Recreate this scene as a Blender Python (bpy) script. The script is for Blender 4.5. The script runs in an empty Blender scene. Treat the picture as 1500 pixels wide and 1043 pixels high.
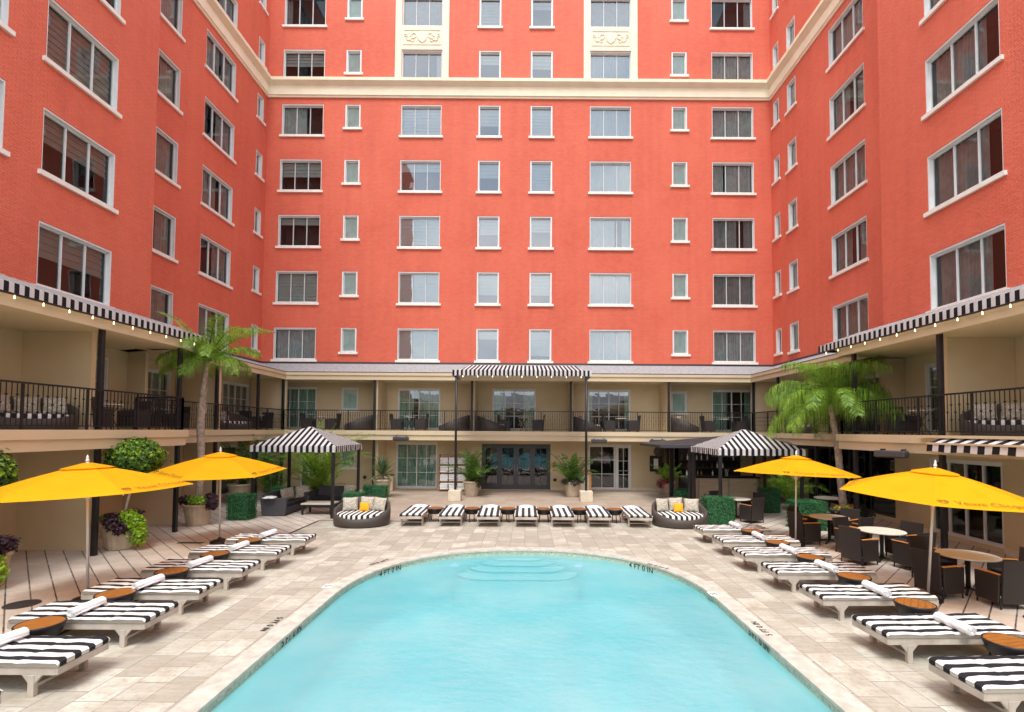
import bpy, math, random
from mathutils import Vector, Matrix
R = math.radians
PI = math.pi
random.seed(7)
scene = bpy.context.scene
col = scene.collection

# ------------------------------------------------------------------ camera, sky, sun, exposure
PIT, ROLL = R(2.15), R(0.38)
cam = bpy.data.cameras.new("camera")
cam.sensor_width = 36; cam.lens = 18.0
cam.shift_x = -20/1500; cam.shift_y = 80.5/1500
cam.clip_end = 800
co = bpy.data.objects.new("camera", cam); col.objects.link(co)
fw = Vector((0, math.cos(PIT), math.sin(PIT))); up0 = Vector((0, -math.sin(PIT), math.cos(PIT))); rt0 = Vector((1, 0, 0))
rt = rt0*math.cos(ROLL)+up0*math.sin(ROLL); up = -rt0*math.sin(ROLL)+up0*math.cos(ROLL)
co.matrix_world = Matrix(((rt.x, up.x, -fw.x, 0), (rt.y, up.y, -fw.y, 0), (rt.z, up.z, -fw.z, 3.2), (0, 0, 0, 1)))
scene.camera = co

SUN_EL, SUN_AZ = R(62), R(190)     # azimuth from +Y clockwise
w = bpy.data.worlds.new("World"); scene.world = w; w.use_nodes = True
nt = w.node_tree; nt.nodes.clear()
out = nt.nodes.new("ShaderNodeOutputWorld"); bg = nt.nodes.new("ShaderNodeBackground")
sky = nt.nodes.new("ShaderNodeTexSky"); sky.sky_type = 'NISHITA'; sky.sun_disc = False
sky.sun_elevation = SUN_EL; sky.sun_rotation = SUN_AZ
tcw = nt.nodes.new("ShaderNodeTexCoord"); nzw = nt.nodes.new("ShaderNodeTexNoise")
nzw.inputs["Scale"].default_value = 2.2; nzw.inputs["Detail"].default_value = 6
mpw = nt.nodes.new("ShaderNodeMapping"); mpw.inputs["Scale"].default_value = (1, 1, 2.4)
crw = nt.nodes.new("ShaderNodeValToRGB")
crw.color_ramp.elements[0].position = .36; crw.color_ramp.elements[0].color = (6.2, 7.2, 8.6, 1)
crw.color_ramp.elements[1].position = .62; crw.color_ramp.elements[1].color = (12.5, 12.6, 12.6, 1)
mxw = nt.nodes.new("ShaderNodeMixRGB"); mxw.inputs[0].default_value = .86
L = nt.links.new
L(tcw.outputs["Generated"], mpw.inputs[0]); L(mpw.outputs[0], nzw.inputs["Vector"]); L(nzw.outputs["Fac"], crw.inputs[0])
L(sky.outputs[0], mxw.inputs[1]); L(crw.outputs[0], mxw.inputs[2]); L(mxw.outputs[0], bg.inputs[0])
bg.inputs[1].default_value = .116
L(bg.outputs[0], out.inputs[0])
sl = bpy.data.lights.new("sun", 'SUN'); sl.energy = 1.65; sl.angle = R(24); sl.color = (1, .97, .92)
so = bpy.data.objects.new("sun", sl); col.objects.link(so)
so.rotation_euler = (PI/2-SUN_EL, 0, -SUN_AZ+PI)
so.location = (0, 0, 50)
scene.view_settings.view_transform = 'Standard'; scene.view_settings.look = 'None'
scene.view_settings.exposure = 1.0; scene.view_settings.gamma = 1
scene.view_settings.use_curve_mapping = False

# ------------------------------------------------------------------ materials
def newmat(name):
    m = bpy.data.materials.new(name); m.use_nodes = True
    return m, m.node_tree, m.node_tree.nodes["Principled BSDF"]
def N(t, k, **kw):
    n = t.nodes.new(k)
    for a, b in kw.items(): setattr(n, a, b)
    return n
def math_(t, op, a, b=None, c=None):
    n = N(t, "ShaderNodeMath", operation=op)
    for i, x in enumerate((a, b, c)):
        if x is None: continue
        if isinstance(x, (int, float)): n.inputs[i].default_value = x
        else: t.links.new(x, n.inputs[i])
    return n.outputs[0]
def mix(t, f, a, b, typ='MIX'):
    n = N(t, "ShaderNodeMixRGB", blend_type=typ)
    for i, x in enumerate((f, a, b)):
        if isinstance(x, (int, float)): n.inputs[i].default_value = x
        elif isinstance(x, tuple): n.inputs[i].default_value = (*x[:3], 1)
        else: t.links.new(x, n.inputs[i])
    return n.outputs[0]
def noise(t, scale, detail=4, vec=None, rough=.5):
    n = N(t, "ShaderNodeTexNoise"); n.inputs["Scale"].default_value = scale; n.inputs["Detail"].default_value = detail
    n.inputs["Roughness"].default_value = rough
    if vec is None: vec = N(t, "ShaderNodeTexCoord").outputs["Object"]
    t.links.new(vec, n.inputs["Vector"])
    return n.outputs["Fac"]
def ramp(t, fac, p0, c0, p1, c1):
    n = N(t, "ShaderNodeValToRGB"); e = n.color_ramp.elements
    e[0].position = p0; e[0].color = (*c0, 1) if len(c0) == 3 else c0
    e[1].position = p1; e[1].color = (*c1, 1) if len(c1) == 3 else c1
    t.links.new(fac, n.inputs[0]); return n.outputs[0]
def bump(t, b, h, strength=.3, dist=.02):
    n = N(t, "ShaderNodeBump"); n.inputs["Strength"].default_value = strength; n.inputs["Distance"].default_value = dist
    t.links.new(h, n.inputs["Height"]); t.links.new(n.outputs[0], b.inputs["Normal"])
def simple(name, c, rough=.6, metal=0, var=.12, vs=6, bs=0, bscale=60, spec=None):
    m, t, b = newmat(name)
    f = noise(t, vs, 5)
    lo = tuple(x*(1-var) for x in c); hi = tuple(min(1, x*(1+var)) for x in c)
    t.links.new(ramp(t, f, .3, lo, .7, hi), b.inputs["Base Color"])
    b.inputs["Roughness"].default_value = rough; b.inputs["Metallic"].default_value = metal
    if spec is not None: b.inputs["Specular IOR Level"].default_value = spec
    if bs: bump(t, b, noise(t, bscale, 4), bs, .01)
    return m
def wallcoord(t, sc=1.0):
    tc = N(t, "ShaderNodeTexCoord"); s = N(t, "ShaderNodeSeparateXYZ"); t.links.new(tc.outputs["Object"], s.inputs[0])
    c = N(t, "ShaderNodeCombineXYZ"); t.links.new(math_(t, 'ADD', s.outputs[0], s.outputs[1]), c.inputs[0]); t.links.new(s.outputs[2], c.inputs[1])
    return c.outputs[0]
def mk_red():
    m, t, b = newmat("red painted brick")
    v = wallcoord(t)
    f = noise(t, .35, 6); f2 = noise(t, 5, 6, rough=.65)
    c = ramp(t, f, .3, (.65, .112, .060), .72, (.75, .155, .087))
    c = mix(t, ramp(t, f2, .35, (0, 0, 0), .75, (.35, .35, .35)), c, (.78, .20, .12))
    vm = N(t, "ShaderNodeMapping"); vm.inputs["Scale"].default_value = (2.2, .12, 1); t.links.new(v, vm.inputs[0])
    st = ramp(t, noise(t, 1.0, 5, vm.outputs[0]), .45, (0, 0, 0), .8, (.30, .30, .30))
    c = mix(t, st, c, (.46, .075, .05))
    b.inputs["Roughness"].default_value = .75
    br = N(t, "ShaderNodeTexBrick"); t.links.new(v, br.inputs["Vector"])
    br.inputs["Color1"].default_value = (0, 0, 0, 1); br.inputs["Color2"].default_value = (.22, .22, .22, 1); br.inputs["Mortar"].default_value = (0, 0, 0, 1)
    c = mix(t, br.outputs["Color"], c, (.79, .235, .14))
    c = mix(t, math_(t, 'MULTIPLY', br.outputs["Fac"], ramp(t, noise(t, 2.5, 5), .35, (.1, .1, .1), .7, (.38, .38, .38))), c, (.40, .06, .035))
    c = mix(t, ramp(t, noise(t, 30, 3), .62, (0, 0, 0), .75, (.35, .35, .35)), c, (.42, .07, .04))
    t.links.new(c, b.inputs["Base Color"])
    br.inputs["Scale"].default_value = 1; br.inputs["Brick Width"].default_value = .21; br.inputs["Row Height"].default_value = .07
    br.inputs["Mortar Size"].default_value = .007; br.inputs["Mortar Smooth"].default_value = .6
    h = math_(t, 'ADD', math_(t, 'MULTIPLY', br.outputs["Fac"], -.6), math_(t, 'MULTIPLY', noise(t, 18, 5), .9))
    bump(t, b, h, .8, .03)
    return m
def mk_deck():
    m, t, b = newmat("travertine deck")
    tc = N(t, "ShaderNodeTexCoord"); mp = N(t, "ShaderNodeMapping"); mp.inputs["Rotation"].default_value = (0, 0, PI/2)
    t.links.new(tc.outputs["Object"], mp.inputs[0])
    def brick(c1, c2, mo):
        br = N(t, "ShaderNodeTexBrick"); t.links.new(mp.outputs[0], br.inputs["Vector"])
        br.inputs["Color1"].default_value = (*c1, 1); br.inputs["Color2"].default_value = (*c2, 1); br.inputs["Mortar"].default_value = (*mo, 1)
        br.inputs["Scale"].default_value = 1; br.inputs["Brick Width"].default_value = .61; br.inputs["Row Height"].default_value = .405
        br.inputs["Mortar Size"].default_value = .005; br.offset = .37; br.squash = .7; br.squash_frequency = 3
        return br
    br = brick((.37, .345, .285), (.61, .59, .505), (.13, .105, .08))
    n1 = noise(t, 2.2, 8, rough=.62); n2 = noise(t, 14, 6, rough=.6)
    c = mix(t, ramp(t, n1, .42, (0, 0, 0), .66, (.85, .85, .85)), br.outputs["Color"], (.36, .315, .245))
    c = mix(t, ramp(t, n2, .5, (0, 0, 0), .7, (.6, .6, .6)), c, (.33, .26, .19))
    mp2 = N(t, "ShaderNodeMapping"); mp2.inputs["Scale"].default_value = (1.5, 9, 1); t.links.new(tc.outputs["Object"], mp2.inputs[0])
    c = mix(t, ramp(t, noise(t, 1.6, 7, mp2.outputs[0]), .5, (0, 0, 0), .75, (.45, .45, .45)), c, (.60, .55, .47))
    vo = N(t, "ShaderNodeTexVoronoi"); vo.inputs["Scale"].default_value = 1.1; t.links.new(tc.outputs["Object"], vo.inputs["Vector"])
    c = mix(t, ramp(t, vo.outputs["Distance"], .012, (.85, .85, .85), .03, (0, 0, 0)), c, (.07, .06, .05))
    t.links.new(c, b.inputs["Base Color"]); b.inputs["Roughness"].default_value = .62
    bump(t, b, math_(t, 'ADD', math_(t, 'MULTIPLY', br.outputs["Fac"], -1), math_(t, 'MULTIPLY', n2, .4)), .5, .006)
    return m
def mk_paver(name, c1, c2, mo, rot, bw, rh, ms, stain):
    m, t, b = newmat(name)
    tc = N(t, "ShaderNodeTexCoord"); mp = N(t, "ShaderNodeMapping"); mp.inputs["Rotation"].default_value = (0, 0, rot)
    t.links.new(tc.outputs["Object"], mp.inputs[0])
    br = N(t, "ShaderNodeTexBrick"); t.links.new(mp.outputs[0], br.inputs["Vector"])
    br.inputs["Color1"].default_value = (*c1, 1); br.inputs["Color2"].default_value = (*c2, 1); br.inputs["Mortar"].default_value = (*c1, 1)
    br.inputs["Scale"].default_value = 1; br.inputs["Brick Width"].default_value = bw; br.inputs["Row Height"].default_value = rh
    br.inputs["Mortar Size"].default_value = ms*.4; br.offset = .5
    # dark continuous row joints
    s = N(t, "ShaderNodeSeparateXYZ"); t.links.new(mp.outputs[0], s.inputs[0])
    wob = math_(t, 'MULTIPLY', noise(t, 9, 3), .014)
    fr = math_(t, 'FRACT', math_(t, 'DIVIDE', math_(t, 'ADD', s.outputs[1], wob), rh))
    ln = math_(t, 'LESS_THAN', math_(t, 'MULTIPLY', math_(t, 'MINIMUM', fr, math_(t, 'SUBTRACT', 1, fr)), rh), ms)
    n1 = noise(t, 1.6, 8, rough=.65)
    c = mix(t, ramp(t, n1, .4, (0, 0, 0), .75, (.7, .7, .7)), br.outputs["Color"], stain)
    c = mix(t, ramp(t, noise(t, 16, 5), .5, (0, 0, 0), .8, (.35, .35, .35)), c, tuple(x*.6 for x in stain))
    c = mix(t, math_(t, 'MULTIPLY', br.outputs["Fac"], .45), c, tuple(x*.5 for x in c1))
    c = mix(t, math_(t, 'MULTIPLY', ln, ramp(t, noise(t, 3, 4), .3, (.45, .45, .45), .6, (1, 1, 1))), c, mo)
    t.links.new(c, b.inputs["Base Color"]); b.inputs["Roughness"].default_value = .7
    bump(t, b, math_(t, 'SUBTRACT', math_(t, 'MULTIPLY', noise(t, 25, 4), .3), math_(t, 'ADD', ln, br.outputs["Fac"])), .4, .006)
    return m
def mk_glass(name, base=.2, tint=(.82, .9, .88), wav=.012):
    m, t, b = newmat(name); t.nodes.remove(b)
    o = t.nodes["Material Output"]
    tr = N(t, "ShaderNodeBsdfTransparent"); tr.inputs[0].default_value = (*tint, 1)
    gl = N(t, "ShaderNodeBsdfGlossy"); gl.inputs["Roughness"].default_value = .015; gl.inputs[0].default_value = (.94, .97, 1, 1)
    fr = N(t, "ShaderNodeFresnel"); fr.inputs[0].default_value = 1.5
    bp = N(t, "ShaderNodeBump"); bp.inputs["Strength"].default_value = .5; bp.inputs["Distance"].default_value = wav
    t.links.new(noise(t, 1.4, 2), bp.inputs["Height"]); t.links.new(bp.outputs[0], gl.inputs["Normal"])
    f = math_(t, 'ADD', math_(t, 'MULTIPLY', fr.outputs[0], .85), base)
    mx = N(t, "ShaderNodeMixShader"); t.links.new(f, mx.inputs[0]); t.links.new(tr.outputs[0], mx.inputs[1]); t.links.new(gl.outputs[0], mx.inputs[2])
    t.links.new(mx.outputs[0], o.inputs[0])
    return m
def mk_stripe(name, axis, period, duty=.48, dark=(.022, .023, .028), light=(.80, .78, .74), phase=0.0, rough=.85, wr=.35):
    m, t, b = newmat(name)
    tc = N(t, "ShaderNodeTexCoord"); s = N(t, "ShaderNodeSeparateXYZ"); t.links.new(tc.outputs["Object"], s.inputs[0])
    fr = math_(t, 'FRACT', math_(t, 'ADD', math_(t, 'DIVIDE', s.outputs[axis], period), 100+phase))
    st = math_(t, 'LESS_THAN', fr, duty)
    v = ramp(t, noise(t, 3, 4), .3, (.86, .86, .86), .7, (1, 1, 1))
    c = mix(t, st, light, dark); c = mix(t, 1.0, c, v, 'MULTIPLY')
    t.links.new(c, b.inputs["Base Color"]); b.inputs["Roughness"].default_value = rough; b.inputs["Specular IOR Level"].default_value = .2
    bump(t, b, math_(t, 'ADD', noise(t, 4, 3), math_(t, 'MULTIPLY', noise(t, 200, 2), .04)), wr, .05)
    return m
def mk_wood(name, c1, c2, scale=(2, 26, 26), rough=.5, rings=None):
    m, t, b = newmat(name)
    tc = N(t, "ShaderNodeTexCoord"); mp = N(t, "ShaderNodeMapping"); mp.inputs["Scale"].default_value = scale
    t.links.new(tc.outputs["Object"], mp.inputs[0])
    c = ramp(t, noise(t, 1.2, 7, mp.outputs[0], .6), .3, c1, .7, c2)
    if rings:
        s = N(t, "ShaderNodeSeparateXYZ"); t.links.new(tc.outputs["Object"], s.inputs[0])
        fr = math_(t, 'FRACT', math_(t, 'ADD', math_(t, 'DIVIDE', s.outputs[1], rings), 50.5))
        c = mix(t, math_(t, 'LESS_THAN', fr, .07), c, tuple(x*.18 for x in c1))
    t.links.new(c, b.inputs["Base Color"]); b.inputs["Roughness"].default_value = rough
    return m
def mk_wicker(name, c, s=1.0):
    m, t, b = newmat(name)
    tc = N(t, "ShaderNodeTexCoord")
    w1 = N(t, "ShaderNodeTexWave", bands_direction='Z'); w1.inputs["Scale"].default_value = 22*s; w1.inputs["Distortion"].default_value = .4
    w2 = N(t, "ShaderNodeTexWave", bands_direction='DIAGONAL'); w2.inputs["Scale"].default_value = 16*s; w2.inputs["Distortion"].default_value = .3
    t.links.new(tc.outputs["Object"], w1.inputs[0]); t.links.new(tc.outputs["Object"], w2.inputs[0])
    h = math_(t, 'MULTIPLY', w1.outputs["Fac"], w2.outputs["Fac"])
    cc = ramp(t, h, .1, tuple(x*.55 for x in c), .7, tuple(x*1.5 for x in c))
    t.links.new(cc, b.inputs["Base Color"]); b.inputs["Roughness"].default_value = .55
    bump(t, b, h, .5, .006); return m
def mk_leaf(name, c, rough=.45):
    m, t, b = newmat(name)
    f = noise(t, 7, 3)
    cc = ramp(t, f, .3, tuple(x*.65 for x in c), .7, tuple(min(1, x*1.35) for x in c))
    t.links.new(cc, b.inputs["Base Color"]); b.inputs["Roughness"].default_value = rough
    tl = N(t, "ShaderNodeBsdfTranslucent"); t.links.new(mix(t, 1.0, cc, (1, 1, .45), 'MULTIPLY'), tl.inputs[0])
    mx = N(t, "ShaderNodeMixShader"); mx.inputs[0].default_value = .35
    t.links.new(b.outputs[0], mx.inputs[1]); t.links.new(tl.outputs[0], mx.inputs[2]); t.links.new(mx.outputs[0], t.nodes["Material Output"].inputs[0])
    return m
def mk_canvas(name, c, trans=.35):
    m, t, b = newmat(name)
    cc = ramp(t, noise(t, 2.5, 5), .3, tuple(x*.9 for x in c), .7, c)
    t.links.new(cc, b.inputs["Base Color"]); b.inputs["Roughness"].default_value = .8; b.inputs["Specular IOR Level"].default_value = .15
    bump(t, b, noise(t, 3.5, 3), .15, .03)
    tl = N(t, "ShaderNodeBsdfTranslucent"); t.links.new(cc, tl.inputs[0])
    mx = N(t, "ShaderNodeMixShader"); mx.inputs[0].default_value = trans
    t.links.new(b.outputs[0], mx.inputs[1]); t.links.new(tl.outputs[0], mx.inputs[2]); t.links.new(mx.outputs[0], t.nodes["Material Output"].inputs[0])
    return m
def mk_water():
    m, t, b = newmat("pool water"); o = t.nodes["Material Output"]; t.nodes.remove(b)
    tc = N(t, "ShaderNodeTexCoord"); mp = N(t, "ShaderNodeMapping"); mp.inputs["Scale"].default_value = (1, 1.6, 1)
    t.links.new(tc.outputs["Object"], mp.inputs[0])
    tr = N(t, "ShaderNodeBsdfTransparent"); tr.inputs[0].default_value = (.78, .97, .98, 1)
    df = N(t, "ShaderNodeBsdfDiffuse")
    t.links.new(ramp(t, noise(t, .45, 4), .33, (.14, .60, .67), .66, (.31, .71, .75)), df.inputs[0])
    m1 = N(t, "ShaderNodeMixShader"); m1.inputs[0].default_value = .60
    t.links.new(tr.outputs[0], m1.inputs[1]); t.links.new(df.outputs[0], m1.inputs[2])
    gl = N(t, "ShaderNodeBsdfGlossy"); gl.inputs["Roughness"].default_value = .12
    fr = N(t, "ShaderNodeFresnel"); fr.inputs[0].default_value = 1.33
    h = math_(t, 'ADD', noise(t, 5, 4, mp.outputs[0], .6), math_(t, 'MULTIPLY', noise(t, 1.3, 3, mp.outputs[0]), 1.5))
    bp = N(t, "ShaderNodeBump"); bp.inputs["Strength"].default_value = .34; bp.inputs["Distance"].default_value = .05
    t.links.new(h, bp.inputs["Height"]); t.links.new(bp.outputs[0], gl.inputs["Normal"]); t.links.new(bp.outputs[0], fr.inputs["Normal"])
    m2 = N(t, "ShaderNodeMixShader"); t.links.new(math_(t, 'MULTIPLY', fr.outputs[0], .30), m2.inputs[0])
    t.links.new(m1.outputs[0], m2.inputs[1]); t.links.new(gl.outputs[0], m2.inputs[2]); t.links.new(m2.outputs[0], o.inputs[0])
    return m
def emis(name, c, s):
    m, t, b = newmat(name); b.inputs["Base Color"].default_value = (*c, 1)
    b.inputs["Emission Color"].default_value = (*c, 1); b.inputs["Emission Strength"].default_value = s; return m

M = dict(
 red=mk_red(),
 cream=simple("cream trim", (.80, .72, .54), .7, var=.06, vs=1.5, bs=.15),
 beige=simple("beige stucco", (.62, .495, .31), .85, var=.07, vs=.8, bs=.25, bscale=90),
 beige2=simple("beige fascia", (.64, .525, .35), .7, var=.05, vs=.7),
 soffit=simple("beige soffit", (.66, .55, .37), .8, var=.04, vs=.6),
 white=simple("white painted frame", (.70, .71, .70), .4, var=.05, vs=3),
 sill=simple("white sill", (.80, .77, .70), .6, var=.08, vs=4),
 gframe=simple("grey aluminium", (.42, .44, .43), .35, .3, var=.05),
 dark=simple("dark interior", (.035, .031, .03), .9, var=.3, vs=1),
 glass=mk_glass("window glass", .015, wav=.004), skyglass=mk_glass("window glass with boosted sky reflection", .17, wav=.004), dglass=mk_glass("door glass", .12, (.80, .92, .86), .006),  # skyglass: same glass, mirror share raised to brighten the centre columns with sky
 bglass=mk_glass("black door glass", .06, (.5, .55, .55)),
 blind=simple("roman blind", (.52, .53, .52), .9, var=.05, vs=2),
 dblind=simple("taupe roman blind", (.40, .39, .37), .9, var=.08, vs=2),
 drape=simple("grey drape", (.44, .43, .43), .9, var=.15, vs=5),
 ddrape=simple("charcoal drape", (.27, .26, .26), .9, var=.15, vs=5),
 sheer=simple("white sheer curtain", (.53, .55, .55), .9, var=.05, vs=5),
 greensheer=simple("pale green drape", (.36, .46, .40), .9, var=.12, vs=5),
 frost=simple("frosted pane backing", (.66, .71, .68), .5, var=.12, vs=3),
 roof=simple("grey roof shingles", (.31, .315, .325), .9, var=.25, vs=9, bs=.6, bscale=40),
 iron=simple("black iron", (.018, .017, .02), .42, .2, var=.2),
 deck=mk_deck(),
 paver=mk_paver("diagonal pavers", (.56, .49, .42), (.68, .61, .53), (.05, .04, .035), R(45), .66, .34, .012, (.42, .34, .28)),
 paver2=mk_paver("diagonal pavers", (.56, .49, .42), (.68, .61, .53), (.05, .04, .035), R(-45), .66, .34, .012, (.42, .34, .28)),
 patio=mk_paver("brown patio slabs", (.40, .32, .25), (.47, .39, .31), (.24, .18, .14), 0, .9, .6, .005, (.31, .22, .16)),
 coping=simple("travertine coping", (.54, .51, .44), .6, var=.2, vs=5, bs=.4, bscale=30),
 tile=simple("pool waterline tile", (.44, .45, .33), .35, var=.35, vs=22),
 plaster=simple("aqua pool plaster", (.36, .82, .87), .8, var=.08, vs=1),
 step=simple("white pool step plaster", (.80, .95, .95), .8, var=.03, vs=1),
 water=mk_water(),
 black=simple("black paint", (.015, .015, .017), .6, var=.1),
 ground=simple("grey ground", (.22, .21, .18), .9, var=.2, vs=.3),
 teak=mk_wood("weathered teak", (.36, .315, .265), (.56, .50, .43), (3, 3, 3)),
 brown=mk_wood("brown bench wood", (.30, .14, .06), (.44, .24, .10), (3, 3, 3)),
 top=mk_wood("oiled wood top", (.25, .085, .018), (.44, .17, .04), (4, 30, 4), .35, .09),
 arm=mk_wood("orange wood arm", (.62, .24, .05), (.80, .36, .09), (8, 8, 8), .4),
 cushion=mk_stripe("striped lounger cushion", 1, .205, .46, phase=.73, wr=.55),
 cushionx=mk_stripe("striped lounger cushion pale", 1, .205, .46, dark=(.045, .047, .055), phase=.73, wr=.55),
 bedstripe=mk_stripe("striped daybed cushion", 0, .17, .5),
 towel=simple("white towel", (.86, .86, .86), .95, var=.03, vs=8, bs=.5, bscale=25),
 canvas=mk_canvas("yellow canvas", (.97, .45, .008), .3),
 print=simple("dark yellow print", (.30, .15, .01), .8, var=.1),
 pole=simple("pale aluminium pole", (.64, .62, .60), .35, .3, var=.06, vs=3),
 aw_w=mk_canvas("white awning fabric", (.82, .80, .80), .3),
 aw_b=mk_canvas("black awning fabric", (.02, .02, .024), .1),
 wicker=mk_wicker("brown wicker", (.040, .031, .030)),
 gwicker=mk_wicker("grey wicker", (.085, .085, .10)),
 bedwicker=mk_wicker("taupe wicker", (.085, .066, .056)),
 bcush=simple("black cushion", (.02, .02, .024), .9, var=.2, bs=.3),
 stone=simple("beige table top", (.66, .62, .52), .75, var=.05, vs=9),
 orange=simple("orange pillow", (.90, .38, .01), .9, var=.05, bs=.3, bscale=8),
 pot=simple("beige planter", (.56, .47, .36), .75, var=.12, vs=5, bs=.3, bscale=14),
 soil=simple("soil", (.05, .035, .025), .95, bs=.6),
 trunk=simple("palm bark", (.38, .30, .24), .9, var=.35, vs=9, bs=.8, bscale=25),
 stem=simple("pale stem", (.45, .36, .26), .8, var=.2),
 block=simple("cream concrete block", (.66, .58, .45), .85, var=.08, bs=.3),
 hd=mk_leaf("hedge green dark", (.03, .13, .055)), hm=mk_leaf("hedge green", (.055, .24, .09)), hl=mk_leaf("hedge green light", (.10, .34, .13)),
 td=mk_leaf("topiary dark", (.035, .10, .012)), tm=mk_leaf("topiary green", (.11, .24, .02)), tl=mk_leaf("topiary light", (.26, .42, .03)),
 pd=mk_leaf("palm dark", (.045, .12, .03)), pm=mk_leaf("palm green", (.21, .38, .05)), pl=mk_leaf("palm light", (.38, .58, .07)), py=mk_leaf("palm straw", (.42, .34, .12)),
 lime=mk_leaf("lime vine", (.38, .58, .02)), lime2=mk_leaf("lime vine deep", (.20, .40, .02)), purple=mk_leaf("purple vine", (.035, .014, .028)), purple2=mk_leaf("purple vine pale", (.075, .03, .05)),
 pink=mk_leaf("pink flowers", (.60, .03, .12)),
 yucca=mk_leaf("grey green yucca", (.10, .17, .09)), yucca2=mk_leaf("pale yucca", (.30, .36, .20)),
 heater=simple("grey metal heater", (.07, .07, .08), .45, .4, var=.1),
 redpaint=simple("red alarm", (.6, .02, .02), .4, var=.05),
 bulb=emis("warm bulb", (1, .72, .38), 1.8), violet=emis("violet pool lamp", (.35, .32, 1), .9), candle=emis("warm lamp", (1, .5, .1), 3),
 paper=simple("white paper", (.8, .8, .78), .7, var=.03),
 bar=mk_wood("bar front planks", (.62, .48, .33), (.80, .66, .48), (1.2, 9, 9), .6),
 greenglass=simple("dark green glazing backing", (.012, .022, .014), .7, var=.5, vs=2),
 bottle=simple("bottle glass", (.20, .12, .04), .15, var=.8, vs=15),
)
def mk_pat():
    m, t, b = newmat("patterned beige pillow")
    tc = N(t, "ShaderNodeTexCoord")
    v = N(t, "ShaderNodeTexVoronoi"); v.inputs["Scale"].default_value = 26; t.links.new(tc.outputs["Object"], v.inputs[0])
    t.links.new(ramp(t, v.outputs["Distance"], .25, (.72, .68, .58), .45, (.42, .38, .30)), b.inputs["Base Color"])
    b.inputs["Roughness"].default_value = .9; return m
M['pillow'] = mk_pat()
M['fluted'] = simple("fluted planter", (.50, .41, .30), .8, var=.15, vs=4, bs=.3, bscale=14)

# ------------------------------------------------------------------ mesh helpers
class MB:
    def __init__(s): s.v = []; s.f = []; s.m = []
    def add(s, vs, fs, mi=0):
        o = len(s.v); s.v += [tuple(p) for p in vs]
        for f in fs: s.f.append(tuple(o+i for i in f)); s.m.append(mi)
        return s
    def quad(s, a, b, c, d, mi=0): return s.add([a, b, c, d], [(0, 1, 2, 3)], mi)
    def box(s, x0, x1, y0, y1, z0, z1, mi=0):
        return s.add([(x0, y0, z0), (x1, y0, z0), (x1, y1, z0), (x0, y1, z0), (x0, y0, z1), (x1, y0, z1), (x1, y1, z1), (x0, y1, z1)],
                     [(0, 3, 2, 1), (4, 5, 6, 7), (0, 1, 5, 4), (1, 2, 6, 5), (2, 3, 7, 6), (3, 0, 4, 7)], mi)
    def xbox(s, mat, sx, sy, sz, mi=0):
        c = [mat @ Vector((x*sx/2, y*sy/2, z*sz/2)) for z in (-1, 1) for x, y in ((-1, -1), (1, -1), (1, 1), (-1, 1))]
        return s.add(c, [(0, 3, 2, 1), (4, 5, 6, 7), (0, 1, 5, 4), (1, 2, 6, 5), (2, 3, 7, 6), (3, 0, 4, 7)], mi)
    def lathe(s, prof, n=24, c=(0, 0, 0), mi=0, flute=0, nf=24):
        vs = []; fs = []
        for (r, z) in prof:
            for i in range(n):
                a = 2*PI*i/n; rr = r*(1+flute*math.cos(nf*a)) if flute else r
                vs.append((c[0]+rr*math.cos(a), c[1]+rr*math.sin(a), c[2]+z))
        for j in range(len(prof)-1):
            for i in range(n): fs.append((j*n+i, j*n+(i+1) % n, (j+1)*n+(i+1) % n, (j+1)*n+i))
        if prof[0][0] > 1e-4: fs.append(tuple(reversed(range(n))))
        if prof[-1][0] > 1e-4: fs.append(tuple(range((len(prof)-1)*n, len(prof)*n)))
        return s.add(vs, fs, mi)
    def tube(s, pts, r, n=8, mi=0, cap=True):
        pts = [Vector(p) for p in pts]; k = len(pts); rs = r if isinstance(r, (list, tuple)) else [r]*k
        vs = []; fs = []
        for j, p in enumerate(pts):
            d = (pts[min(j+1, k-1)]-pts[max(j-1, 0)]).normalized()
            a = Vector((0, 0, 1)) if abs(d.z) < .9 else Vector((1, 0, 0))
            u = d.cross(a).normalized(); v = d.cross(u)
            for i in range(n):
                t = 2*PI*i/n; vs.append(p+(u*math.cos(t)+v*math.sin(t))*rs[j])
        for j in range(k-1):
            for i in range(n): fs.append((j*n+i, j*n+(i+1) % n, (j+1)*n+(i+1) % n, (j+1)*n+i))
        if cap: fs.append(tuple(reversed(range(n)))); fs.append(tuple(range((k-1)*n, k*n)))
        return s.add(vs, fs, mi)
    def build(s, name, mats, parent=None, smooth=False, bevel=0, seg=2, loc=None):
        me = bpy.data.meshes.new(name); me.from_pydata(s.v, [], s.f)
        if not isinstance(mats, (list, tuple)): mats = [mats]
        for m in mats: me.materials.append(M[m] if isinstance(m, str) else m)
        if len(mats) > 1: me.polygons.foreach_set("material_index", s.m)
        me.update()
        o = bpy.data.objects.new(name, me); col.objects.link(o)
        if parent: o.parent = parent
        if loc: o.location = loc
        if smooth:
            me.polygons.foreach_set("use_smooth", [True]*len(me.polygons))
            if bevel == 0 and smooth != 2:
                pass
        if bevel:
            b = o.modifiers.new("bevel", 'BEVEL'); b.width = bevel; b.segments = seg; b.limit_method = 'ANGLE'; b.angle_limit = R(40)
        return o
def tag(o, label=None, cat=None, group=None, kind=None):
    if label: o["label"] = label
    if cat: o["category"] = cat
    if group: o["group"] = group
    if kind: o["kind"] = kind
    return o
def thing(name, label, cat, loc=(0, 0, 0), rz=0, group=None):
    o = bpy.data.objects.new(name, None); col.objects.link(o); o.empty_display_size = .1
    o.location = loc; o.rotation_euler = (0, 0, rz)
    return tag(o, label, cat, group)
CH = {}
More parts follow.
